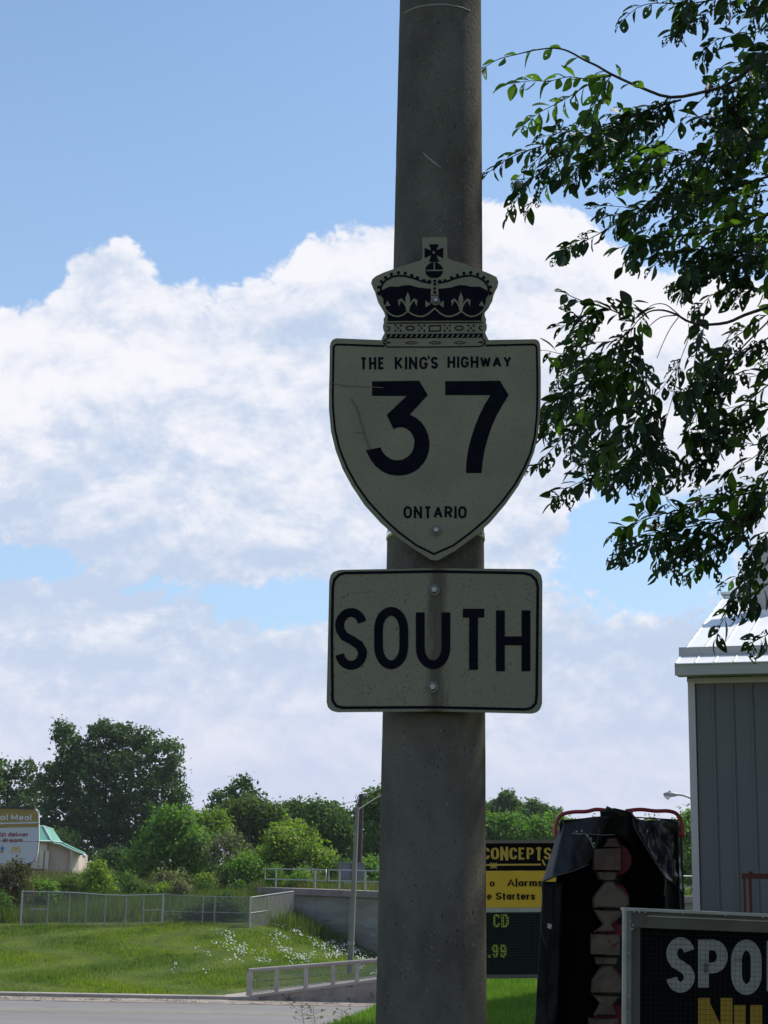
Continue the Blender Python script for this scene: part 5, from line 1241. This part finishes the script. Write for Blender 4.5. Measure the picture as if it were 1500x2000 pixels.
# ------------------------------------------------------------------ black sign in aluminium frame, near right
DN = 6.4; s8 = lambda u, v: (1180 + u * .25, 1500 + v * .25)
AN = rad(4); dN = Vector((math.cos(AN), math.sin(AN), 0)); PN = P(1213, 1780, DN); nN = Vector((-math.sin(AN), math.cos(AN), 0))
def mN(u, v, off=0.): return PL(*s8(u, v), PN, dN) - nN * off
sg_ = thing('framed_sign', 'black sign with silver lettering in an aluminium frame with wire grid', 'sign', (PN.x, PN.y, 0))
def npoly(pts, f, dd, nm, m): return MB().prism([mN(u, v, f) for u, v in pts], nN * dd).build(nm, m, sg_)
SLP = .044
def ny_(u, v): return v + (u - 150) * SLP
def nbar(u0, v0, u1, v1, f, dd, nm, m, sl=SLP): return npoly([(u0, v0 + (u0 - 150) * sl), (u1, v0 + (u1 - 150) * sl), (u1, v1 + (u1 - 150) * sl), (u0, v1 + (u0 - 150) * sl)], f, dd, nm, m)
BOT = 3300; RT = 3600
nbar(265, 1240, RT, BOT - 60, .0, .012, 'panel', 'sign_black', .036)
nbar(150, 1090, RT, 1112, .05, .10, 'top_flange', 'aluminium'); nbar(196, 1113, RT, 1240, .035, .07, 'top_bar', 'aluminium_dull', .040)
npoly([(130, 1090), (152, 1090), (148, BOT), (118, BOT)], .05, .025, 'side_flange', 'aluminium')
npoly([(153, 1112), (192, 1112), (188, BOT), (146, BOT)], .045, .02, 'side_post', 'aluminium_mid')
npoly([(200, 1240), (274, 1240), (266, BOT), (192, BOT)], .018, .02, 'inner_frame', 'aluminium_dull')
npoly([(193, 1112), (199, 1112), (192, BOT), (188, BOT)], .03, .02, 'side_groove', 'dark_metal')
npoly([(196, 1114), (312, 1120), (312, 1180), (216, 1262), (196, 1262)], .040, .004, 'corner_gusset', 'aluminium_dull')
nbar(320, 1142, RT, 1150, .038, .002, 'scrape', 'aluminium')
for (u, v) in ((182, 1190), (200, 1225), (195, 1255), (170, 1440), (168, 1560), (172, 1770), (166, 1900), (210, 1120), (250, 1122), (300, 1124), (590, 1134), (920, 1150), (1210, 1163)):
    c = mN(u, v, .046); MB().tube([c, c - nN * .004], .0035, 8).build('rivet', 'bolt_steel', sg_)
K = Ink(mN, base=.003, step=.0002)
def heavy(K, ch, x0, y0, x1, y1, w):
    K.glyph(ch, x0, y0, x1, y1, w)
for ch, x0, y0, x1, y1 in (('S', 484, 1322, 706, 1755), ('P', 732, 1340, 964, 1756), ('O', 990, 1340, 1228, 1772), ('R', 1268, 1350, 1500, 1785), ('T', 1530, 1352, 1760, 1792)):
    K = Ink(mN, base=.003, step=.0002); K.glyph(ch, x0, y0, x1, y1, 84 if ch not in 'T' else 88); K.build('letter', 'letter_white', sg_)
for ch, x0, x1 in (('N', 732, 1000), ('U', 1012, 1232), ('T', 1262, 1480)):
    K = Ink(mN, base=.003, step=.0002); K.glyph(ch, x0, 1796 + (x0 - 732) * .034, x1, 2260 + (x0 - 732) * .034, 92); K.build('letter', 'letter_gold', sg_)
mb = MB(); u = 285
while u < RT:
    a, b = mN(u, 1252 + u * .03, .013), mN(u - 8, BOT - 60, .013); mb.tube([a, b], .00048, 4, caps=False); u += 38.5
v = 1290
while v < BOT - 60:
    a, b = mN(276, v, .0145), mN(RT, v + (RT - 276) * .034, .0145); mb.tube([a, b], .00048, 4, caps=False); v += 38.5
mb.build('wire_grid', 'mesh_wire', sg_, kind='stuff')
for u in (171, 3400):
    a = mN(u, BOT, .0); MB().box((a.x - .03, a.y - .03, 0), (a.x + .03, a.y + .03, a.z + .05)).build('leg', 'aluminium_dull', sg_)
nbar(130, BOT - 60, RT, BOT, .04, .08, 'bottom_bar', 'aluminium_dull', .034)

# ------------------------------------------------------------------ weeds by the near lawn edge
for i, (px, py, hpx, lab) in enumerate([(590, 2050, 95, 'thin dark weed with a forked top left of the pole'), (612, 2040, 75, 'leaning weed stalk second from the left at the bottom'), (668, 2030, 60, 'branched weed stalk nearest to the pole at the bottom edge')]):
    D = 16.5; b = P(px, py, D); b.z = h1(b.x, D); w_ = thing('weed', lab, 'plant', b, 'weeds at the lawn edge'); tip = P(px + random.uniform(-8, 8), py - hpx, D)
    mb = MB(); lf = MB(); st_ = [b, b.lerp(tip, .4) + Vector((.02, 0, 0)), b.lerp(tip, .8), tip]; mb.tube(st_, [.004, .003, .002, .0012], 5)
    for k in range(9):
        f = .45 + k * .06; q = b.lerp(tip, f); sg2 = 1 if k % 2 else -1; e = q + Vector((sg2 * random.uniform(.03, .09), random.uniform(-.03, .03), random.uniform(.0, .05))); mb.tube([q, e], [.0018, .001], 4)
        for _ in range(3):
            c = e + Vector([random.gauss(0, .008) for _ in range(3)]); d = Vector((sg2 * .02, 0, random.uniform(-.012, .012))); nn = Vector((0, 0, .006)); lf.add([c, c + d * .5 + nn, c + d, c + d * .5 - nn], [(0, 1, 2, 3)])
    mb.build('stem', 'field_weeds_green', w_); lf.build('foliage', 'field_weeds_green', w_)

# ------------------------------------------------------------------ the near tree
TB = Vector((6.6, 10.5, 0))
near = thing('shade_tree', 'leafy tree with insect eaten leaves hanging in from the right', 'tree', TB)
random.seed(21)
MB().tube(smooth_path([TB - Vector((0, 0, .2)), TB + Vector((0, 0, 1.2)), TB + Vector((-.1, 0, 2.8)), TB + Vector((-.25, -.1, 4.6)), TB + Vector((-.2, 0, 6.6)), TB + Vector((0, 0, 8.4))], 3), [.26, .23, .22, .21, .20, .19, .18, .17, .16, .14, .12, .1, .08, .07, .05, .03], 14).build('trunk', 'bark', near)
leaves = []         # (pos, axis, normal, length, young_lit)
def put_leaf(p, ax_, L=None, young_lit=False):
    ax_ = ax_.normalized(); nr = Vector((random.gauss(0, .55), random.gauss(-.15, .55), 1)); nr = (nr - ax_ * nr.dot(ax_))
    if nr.length < .05: nr = Vector((0, 1, 0))
    leaves.append((p, ax_, nr.normalized(), L or random.uniform(.062, .112), young_lit))
def leafy(path, dens=1., start=0., ysprob=.12, size=1.):
    """alternate drooping leaves down a twig"""
    segL = [(b - a).length for a, b in zip(path[:-1], path[1:])]; tot = sum(segL); s = start * tot; side = 1
    stepL = .034 / dens
    yng_lit = random.random() < ysprob
    while s < tot:
        k = s; i = 0
        while i < len(segL) - 1 and k > segL[i]: k -= segL[i]; i += 1
        p = path[i].lerp(path[i + 1], min(1, k / segL[i])); d = (path[i + 1] - path[i]).normalized()
        sd = Vector((d.z, random.uniform(-1, 1) * .6, -d.x)).normalized() * side
        a = d * random.uniform(.5, 1.) + sd * random.uniform(.35, .9) + Vector((0, 0, random.uniform(-.75, -.05)))
        tip = s / tot; put_leaf(p + a.normalized() * .006, a, random.uniform(.072, .124) * (1 - .2 * tip) * size, yng_lit or (random.random() < .05)); side = -side; s += stepL * random.uniform(.7, 1.4)
    put_leaf(path[-1], (path[-1] - path[-2]), .08 * size, yng_lit)
def wig(p, d, L, n=5, droop=.25, r=.35):
    pts_ = [p]; d = d.normalized()
    for i in range(n):
        d = (d + Vector((random.gauss(0, r), random.gauss(0, r), random.gauss(0, r) - droop)) * .35).normalized(); pts_.append(pts_[-1] + d * (L / n))
    return pts_
BR_ = [  # pixel path, depth, thickness, leafiness, twigs
 ([(1500, 105), (1430, 160), (1380, 178), (1310, 190), (1250, 170), (1196, 146), (1165, 128), (1143, 118), (1110, 100), (1082, 94), (1044, 98), (1010, 106), (975, 115), (948, 130)], 7.9, .010, .50, 0),
 ([(1196, 146), (1150, 154), (1110, 150), (1075, 158), (1035, 158), (994, 164)], 7.9, .003, 1.1, 0),
 ([(1194, 148), (1150, 165), (1110, 190), (1080, 206), (1050, 222), (1018, 248)], 7.95, .003, 1.1, 0),
 ([(1192, 150), (1172, 180), (1160, 205), (1150, 225)], 7.8, .003, 1.5, 2), ([(1170, 190), (1150, 220), (1130, 245), (1125, 265)], 8.1, .002, .8, 0),
 ([(1440, 158), (1390, 178), (1360, 205), (1330, 238), (1300, 275)], 8.2, .004, .25, 2), ([(1310, 190), (1300, 215), (1270, 235), (1240, 250)], 8., .003, 1., 2),
 ([(1330, 195), (1280, 210), (1240, 226), (1190, 252), (1130, 270), (1060, 285), (1000, 306), (952, 338)], 8.0, .006, 1.3, 12),
 ([(1260, 235), (1200, 285), (1150, 312), (1110, 322), (1090, 345)], 8.2, .004, 1.2, 5), ([(1120, 290), (1070, 320), (1045, 345), (1020, 363)], 8.0, .003, 1.1, 3),
 ([(1180, 300), (1130, 325), (1100, 350)], 8.1, .002, 1.1, 0), ([(1500, 265), (1440, 290), (1380, 298), (1330, 318), (1280, 325), (1215, 332)], 8.3, .007, 1.2, 9),
 ([(1340, 320), (1290, 335), (1240, 340), (1200, 345), (1190, 362)], 8., .003, 1.2, 4),
 ([(1500, 345), (1400, 375), (1330, 390), (1287, 402), (1233, 420), (1187, 447), (1150, 467), (1112, 487)], 8.1, .007, 1.0, 8),
 ([(1500, 420), (1440, 440), (1370, 455), (1310, 462), (1250, 470), (1212, 484)], 7.8, .006, 1.2, 8), ([(1400, 480), (1350, 490), (1300, 500), (1275, 520)], 8., .003, 1.3, 3),
 ([(1500, 500), (1450, 500), (1400, 500), (1360, 510), (1340, 540)], 8., .006, 1.3, 8),
 ([(1500, 572), (1460, 560), (1420, 565), (1385, 580), (1365, 605)], 8.3, .004, .9, 3),
 ([(1500, 600), (1455, 615), (1420, 630), (1375, 634), (1345, 628), (1320, 614), (1295, 606), (1270, 608), (1250, 622), (1236, 640), (1232, 655)], 7.4, .009, .0, 0),
 ([(1340, 628), (1318, 608), (1300, 595), (1280, 594), (1258, 606), (1240, 622)], 7.4, .003, .0, 0), ([(1320, 616), (1290, 620), (1265, 640), (1250, 655)], 7.45, .003, 0., 0),
 ([(1325, 620), (1310, 640), (1295, 670), (1283, 700)], 7.4, .0025, 0., 0), ([(1345, 632), (1345, 660), (1330, 700), (1322, 740), (1310, 790), (1302, 815)], 7.4, .002, .35, 1), ([(1375, 640), (1362, 680), (1355, 720), (1362, 745), (1350, 770)], 7.45, .002, .9, 2), ([(1320, 740), (1318, 760), (1335, 770)], 7.4, .002, 1.2, 2),
 ([(1240, 630), (1215, 615), (1185, 602), (1150, 592), (1118, 580), (1105, 572)], 7.4, .004, 1.0, 2), ([(1190, 606), (1150, 612), (1120, 622), (1106, 610)], 7.4, .003, 1.0, 1), ([(1240, 625), (1235, 600), (1222, 592), (1236, 590)], 7.5, .002, 1.2, 1),
 ([(1236, 640), (1210, 665), (1190, 700), (1170, 725), (1135, 750), (1100, 765), (1062, 805)], 7.4, .005, 1.35, 10), ([(1180, 700), (1140, 705), (1115, 700)], 7.3, .003, .8, 0), ([(1150, 735), (1120, 740), (1095, 720)], 7.4, .003, .6, 0),
 ([(1240, 640), (1235, 700), (1220, 740), (1190, 790), (1150, 830), (1110, 845), (1085, 870), (1052, 905)], 7.5, .005, 1.2, 9), ([(1255, 700), (1262, 740), (1250, 790), (1235, 830), (1200, 860), (1180, 880)], 7.4, .004, 1.3, 8), ([(1275, 760), (1270, 830), (1280, 870), (1300, 890)], 7.5, .003, 1.3, 5),
 ([(1290, 800), (1270, 850), (1240, 900), (1200, 925), (1160, 935), (1120, 955), (1082, 980)], 7.5, .005, 1.2, 8), ([(1260, 880), (1240, 920), (1220, 945)], 7.4, .003, 1.2, 2),
 ([(1500, 628), (1460, 668), (1430, 700), (1400, 740), (1380, 780), (1362, 805), (1345, 840)], 7.9, .005, .55, 5), ([(1500, 660), (1470, 680), (1440, 690), (1405, 692)], 8., .004, 1.2, 4), ([(1440, 720), (1410, 735), (1378, 748)], 8., .003, 1.2, 2),
 ([(1500, 752), (1440, 800), (1400, 830), (1370, 850), (1350, 850)], 7.9, .004, 1.2, 6), ([(1500, 800), (1450, 825), (1410, 860), (1400, 885), (1370, 905), (1330, 925), (1298, 945)], 7.8, .004, 1.1, 6), ([(1290, 870), (1320, 905), (1310, 930)], 7.5, .002, 1.2, 0), ([(1285, 900), (1275, 940), (1262, 965), (1255, 980)], 7.5, .002, 1.1, 0),
 ([(1500, 870), (1470, 895), (1450, 905), (1435, 915)], 7.9, .003, .9, 1), ([(1500, 920), (1470, 960), (1420, 970), (1370, 975), (1330, 1000), (1280, 1005), (1240, 1020), (1200, 1044)], 7.7, .005, 1.1, 7), ([(1330, 1000), (1310, 985), (1302, 972)], 7.7, .002, .8, 0), ([(1270, 1010), (1262, 1000), (1255, 995)], 7.7, .002, 1., 0),
 ([(1500, 960), (1460, 1010), (1400, 1020), (1340, 1030), (1290, 1045), (1250, 1065), (1210, 1092)], 7.6, .005, 1.2, 9), ([(1400, 1040), (1360, 1060), (1330, 1080), (1310, 1100)], 7.7, .003, 1.2, 3), ([(1440, 1045), (1415, 1070), (1395, 1085), (1398, 1110)], 7.7, .003, 1.2, 2),
 ([(1500, 1040), (1480, 1060), (1468, 1080), (1460, 1100)], 7.8, .004, 1.3, 2), ([(1500, 1140), (1475, 1160), (1455, 1168), (1435, 1174)], 7.7, .003, 1.3, 1), ([(1480, 1158), (1468, 1175), (1460, 1195)], 7.7, .002, 1.5, 0), ([(1500, 1238), (1488, 1245), (1470, 1255)], 7.3, .002, 1.3, 0),
 ([(1440, -10), (1380, 2), (1330, 8), (1280, 6), (1245, 15), (1218, 38)], 7.7, .004, .9, 2), ([(1350, -10), (1345, 12), (1335, 28)], 7.7, .003, 1.5, 3), ([(1470, -10), (1430, 5), (1390, 20), (1362, 40)], 7.7, .003, .8, 2), ([(1430, -10), (1420, 15), (1412, 30)], 7.8, .002, 1., 0),
 ([(1520, -10), (1495, 15), (1480, 10)], 7.7, .003, 1.4, 3), ([(1520, 40), (1480, 62), (1440, 68), (1400, 78), (1372, 100)], 7.9, .003, .9, 1), ([(1500, 90), (1470, 120), (1455, 160), (1430, 180), (1440, 230)], 8., .004, 1.1, 6), ([(1510, 150), (1480, 165), (1460, 185)], 7.9, .002, .9, 1), ([(1500, 215), (1460, 235), (1430, 240), (1400, 262)], 8., .003, 1.2, 3),
 ([(1440, 200), (1425, 240), (1415, 290), (1420, 330)], 8.1, .003, .9, 3), ([(1400, 200), (1390, 225), (1370, 235)], 8.1, .003, 1.2, 2)]
forks = [TB + Vector((-.25, -.1, z)) for z in (2.9, 3.5, 4.1, 4.8, 5.6)]
for (path, D, r, ld, tw) in BR_:
    wv = random.uniform(-.25, .25)
    pts_ = [P(x, y, D + wv * i / len(path)) for i, (x, y) in enumerate(path)]
    full = smooth_path(pts_, 3); mb = MB()
    nn = len(full); wd = r
    if path[0][0] >= 1490:
        f = min(forks, key=lambda q: abs(q.z - (pts_[0].z + .6))); jj = lambda q: Vector([random.gauss(0, q) for _ in range(3)]); pre = [f, f.lerp(pts_[0], .3) + Vector((0, 0, .32)) + jj(.08), f.lerp(pts_[0], .6) + Vector((0, 0, .25)) + jj(.09), f.lerp(pts_[0], .85) + Vector((0, 0, .06)) + jj(.03), pts_[0]]
        pp = smooth_path(pre, 4); mb.tube(pp, [lerp(.022, max(wd, .006), i_ / (len(pp) - 1)) for i_ in range(len(pp))], 7)
        for k_ in range(9):
            q_ = pp[random.randrange(4, len(pp) - 1)]; t_w = wig(q_, Vector((random.uniform(-.8, .3), random.uniform(-1, 1), random.uniform(-.6, .5))), random.uniform(.2, .4), 4)
            if PX(t_w[-1])[0] < 1540: continue
            mb.tube(t_w, [.003, .0025, .002, .0015, .001], 4); leafy(t_w, .9)
    mb.tube(full, [lerp(wd, .0016, i / (nn - 1)) for i in range(nn)], 6)
    if ld > 0: leafy(full, ld, .0 if ld > .6 else .45, ysprob=.7 if path[0][1] < 170 and path[-1][0] < 1200 else .12)  # upper left twigs get more leaves with sunlight put into their green
    for k in range(int(tw * .6 + .5)):
        i = random.randrange(1, nn - 1); d = (full[min(i + 1, nn - 1)] - full[i - 1]).normalized()
        dd = d * .6 + Vector((random.uniform(-.6, .25), random.uniform(-.7, .7), random.uniform(-.75, .25)))
        tp2 = wig(full[i], dd, random.uniform(.10, .26)); mb.tube(tp2, [.0022, .002, .0018, .0016, .0014, .001], 4); leafy(tp2, 1.1)
    mb.build('branch', 'bark', near)
# dense inner foliage inside the frame, by region of the crown
def inside(pt, poly):
    x, y = pt; c = False; j = len(poly) - 1
    for i in range(len(poly)):
        if (poly[i][1] > y) != (poly[j][1] > y) and x < (poly[j][0] - poly[i][0]) * (y - poly[i][1]) / (poly[j][1] - poly[i][1]) + poly[i][0]: c = not c
        j = i
    return c
REG = [([(1330, 300), (1500, 250), (1530, 420), (1530, 560), (1400, 560), (1330, 500), (1270, 440), (1280, 350)], 84), ([(1470, 120), (1530, 100), (1530, 300), (1460, 280)], 22),
       ([(1160, 620), (1240, 640), (1290, 780), (1300, 890), (1200, 910), (1120, 800), (1110, 740)], 34), ([(1380, 640), (1530, 600), (1530, 880), (1440, 870), (1400, 800)], 14),
       ([(1200, 230), (1300, 220), (1320, 300), (1200, 320), (1100, 310), (1060, 290)], 24), ([(1430, 940), (1530, 880), (1530, 1130), (1470, 1110), (1380, 1080), (1280, 1050), (1300, 1010)], 22)]
mbt = MB()
for poly, cnt in REG:
    xs_ = [p[0] for p in poly]; ys_ = [p[1] for p in poly]; c = 0
    while c < cnt:
        q = (random.uniform(min(xs_), max(xs_)), random.uniform(min(ys_), max(ys_)))
        if not inside(q, poly): continue
        c += 1; p = P(q[0], q[1], random.uniform(7.6, 9.6)); tw_ = wig(p, Vector((-1, random.uniform(-.8, .8), random.uniform(-.9, .25))), random.uniform(.15, .32)); mbt.tube(tw_, [.0026, .0024, .002, .0018, .0015, .001], 4); leafy(tw_, .95)
# rest of the crown beyond the frame, plus an unseen lobe added for shade
cc = 0
while cc < 4300:
    p = Vector((random.uniform(1.0, 10.5), random.uniform(1.0, 14.5), random.uniform(1.7, 9.8)))
    e = ((p.x - 5.9) / 4.4) ** 2 + ((p.y - 8.9) / 5.3) ** 2 + ((p.z - 6.3) / 3.5) ** 2
    e2 = ((p.x - 4.4) / 3.0) ** 2 + ((p.y - 4.6) / 3.6) ** 2 + ((p.z - 4.6) / 3.1) ** 2  # lower, nearer lobe added to darken the right side of the pole
    if e < .12 or (e > 1 and e2 > 1): continue
    qx, qy, qz = PX(p)
    if qx < 1560 and -60 < qy < 2060: continue
    if qx < 1250 and qz > 0 and qy > -900: continue
    cc += 1
    if qz < .5: pass
    tw_ = wig(p, (p - Vector((5.9, 8.9, 5))).normalized() + Vector((0, 0, -.3)), random.uniform(.3, .5), 4); leafy(tw_, .68, size=1.35)
    if cc % 6 == 0: mbt.tube([Vector((6.4, 10.2, min(7.5, max(2.8, p.z - 1)))), (p + Vector((6.4, 10.2, p.z - .6))) / 2, p], [.03, .016, .005], 5)
mbt.build('twigs', 'bark', near, kind='stuff')

# leaf shapes: serrated, folded blades, most with insect holes
def leaf_mesh(seed, holes):
    rn = random.Random(seed); nu, nv = 9, 3; prof = [0.06, .24, .40, .47, .48, .44, .36, .25, .12, .0]
    vs = []; bend = rn.uniform(.1, .35); fold = rn.uniform(.12, .4)
    for i in range(nu + 1):
        t = i / nu; wv = prof[i] * (.92 if i % 2 else 1.06) * .62
        for j in range(-nv, nv + 1):
            f = j / nv; y = f * wv * .92 + (0 if abs(j) < nv else (.02 if i % 2 else -.01)) * (1 if j > 0 else -1) * (1 if 0 < i < nu else 0)
            x = t + (abs(f) * .07 if 0 < i < nu else 0); z = -bend * t * t + abs(f) * wv * fold
            vs.append((x, y, z))
    W = 2 * nv + 1; fs = []
    for i in range(nu):
        for j in range(W - 1):
            edge_ = j in (0, W - 2); mid_ = j in (nv - 1, nv)
            if holes and 0 < i < nu - 1 and rn.random() < holes * (1. if not edge_ else .4): 
                continue
            fs.append((i * W + j, (i + 1) * W + j, (i + 1) * W + j + 1, i * W + j + 1))
    # split some holes with a vein left standing
    return np.array(vs), fs
VAR = [leaf_mesh(100 + i, h) for i, h in enumerate((0, .0, .10, .18, .26, .34, .42))]
VM = {}
for i, (v, f) in enumerate(VAR):
    for mk in ('leaf', 'leaf_young_lit'):
        me = bpy.data.meshes.new('leaf'); me.from_pydata([tuple(a) for a in v], [], f); me.update(); me.polygons.foreach_set('use_smooth', [True] * len(f)); me.materials.append(M[mk]); VM[(i, mk)] = me
org = wloc(near); info = []
for k, (p, a, nr, L, yng_lit) in enumerate(leaves):
    qx, qy, qz = PX(p); inf = (0 < qx < 1500 and 0 < qy < 2000 and qz > 0)
    front = qx < 1400 or random.random() < .25
    info.append((L / qz * (1 if front else .3) if inf else -1, k))
info.sort(reverse=True); top300 = set(k for _, k in info[:300])
acc = {'leaf': [[], [], 0], 'leaf_young_lit': [[], [], 0]}
for k, (p, a, nr, L, yng_lit) in enumerate(leaves):
    s_ = nr.cross(a); R3 = np.array([[a.x, s_.x, nr.x], [a.y, s_.y, nr.y], [a.z, s_.z, nr.z]]) * L
    mk = 'leaf_young_lit' if yng_lit else 'leaf'; qx, qy, qz = PX(p); inf = (-20 < qx < 1560 and -40 < qy < 2000 and qz > 0)
    vi = random.choice((0, 1, 2, 3, 4, 4, 5, 5, 6)) if inf else 0
    if yng_lit: vi = random.choice((0, 1, 2, 3))
    if k in top300:
        o = bpy.data.objects.new('leaf', VM[(vi, mk)]); C.objects.link(o); o.parent = near
        mw = Matrix(((R3[0, 0], R3[0, 1], R3[0, 2], p.x - org.x), (R3[1, 0], R3[1, 1], R3[1, 2], p.y - org.y), (R3[2, 0], R3[2, 1], R3[2, 2], p.z - org.z), (0, 0, 0, 1))); o.matrix_local = mw
    else:
        if inf: v, f = VAR[vi]
        else: v, f = np.array([(0, 0, 0), (.25, .21, .04), (.62, .23, .0), (1, 0, -.2), (.62, -.23, .0), (.25, -.21, .04)]), [(0, 3, 2, 1), (0, 5, 4, 3)]
        A = acc[mk]; A[0].append(v @ R3.T + np.array(p)); A[1].append(np.array(f) + A[2]); A[2] += len(v)
for mk, (V_, F_, n_) in acc.items():
    if V_:
        o = fastmesh('foliage', np.concatenate(V_), 4, mk, parent=near, faces=np.concatenate(F_), kind='stuff'); o.data.polygons.foreach_set('use_smooth', [True] * len(o.data.polygons))
print('LEAVES', len(leaves), 'objects', len(bpy.data.objects), 'tris', sum(len(o.data.polygons) * 2 for o in bpy.data.objects if o.type == 'MESH'))

# ------------------------------------------------------------------ air
hz = MB().box((-700, -80, -6.5), (700, 420, 30)).build('haze', 'bark', kind='stuff', label='thin pale summer haze over the whole scene')
hm = bpy.data.materials.new('haze_air'); hm.use_nodes = True; hn = NT(hm.node_tree); hn.n.remove(hn.n['Principled BSDF'])
pv = hn.node('ShaderNodeVolumePrincipled'); pv.inputs['Color'].default_value = (.86, .90, .98, 1); pv.inputs['Density'].default_value = .00015
hn.l.new(pv.outputs[0], hn.n['Material Output'].inputs['Volume']); hz.data.materials[0] = hm
print('YK', YK, 'YS', YS, 'YL', YL, 'ZR', ZR)
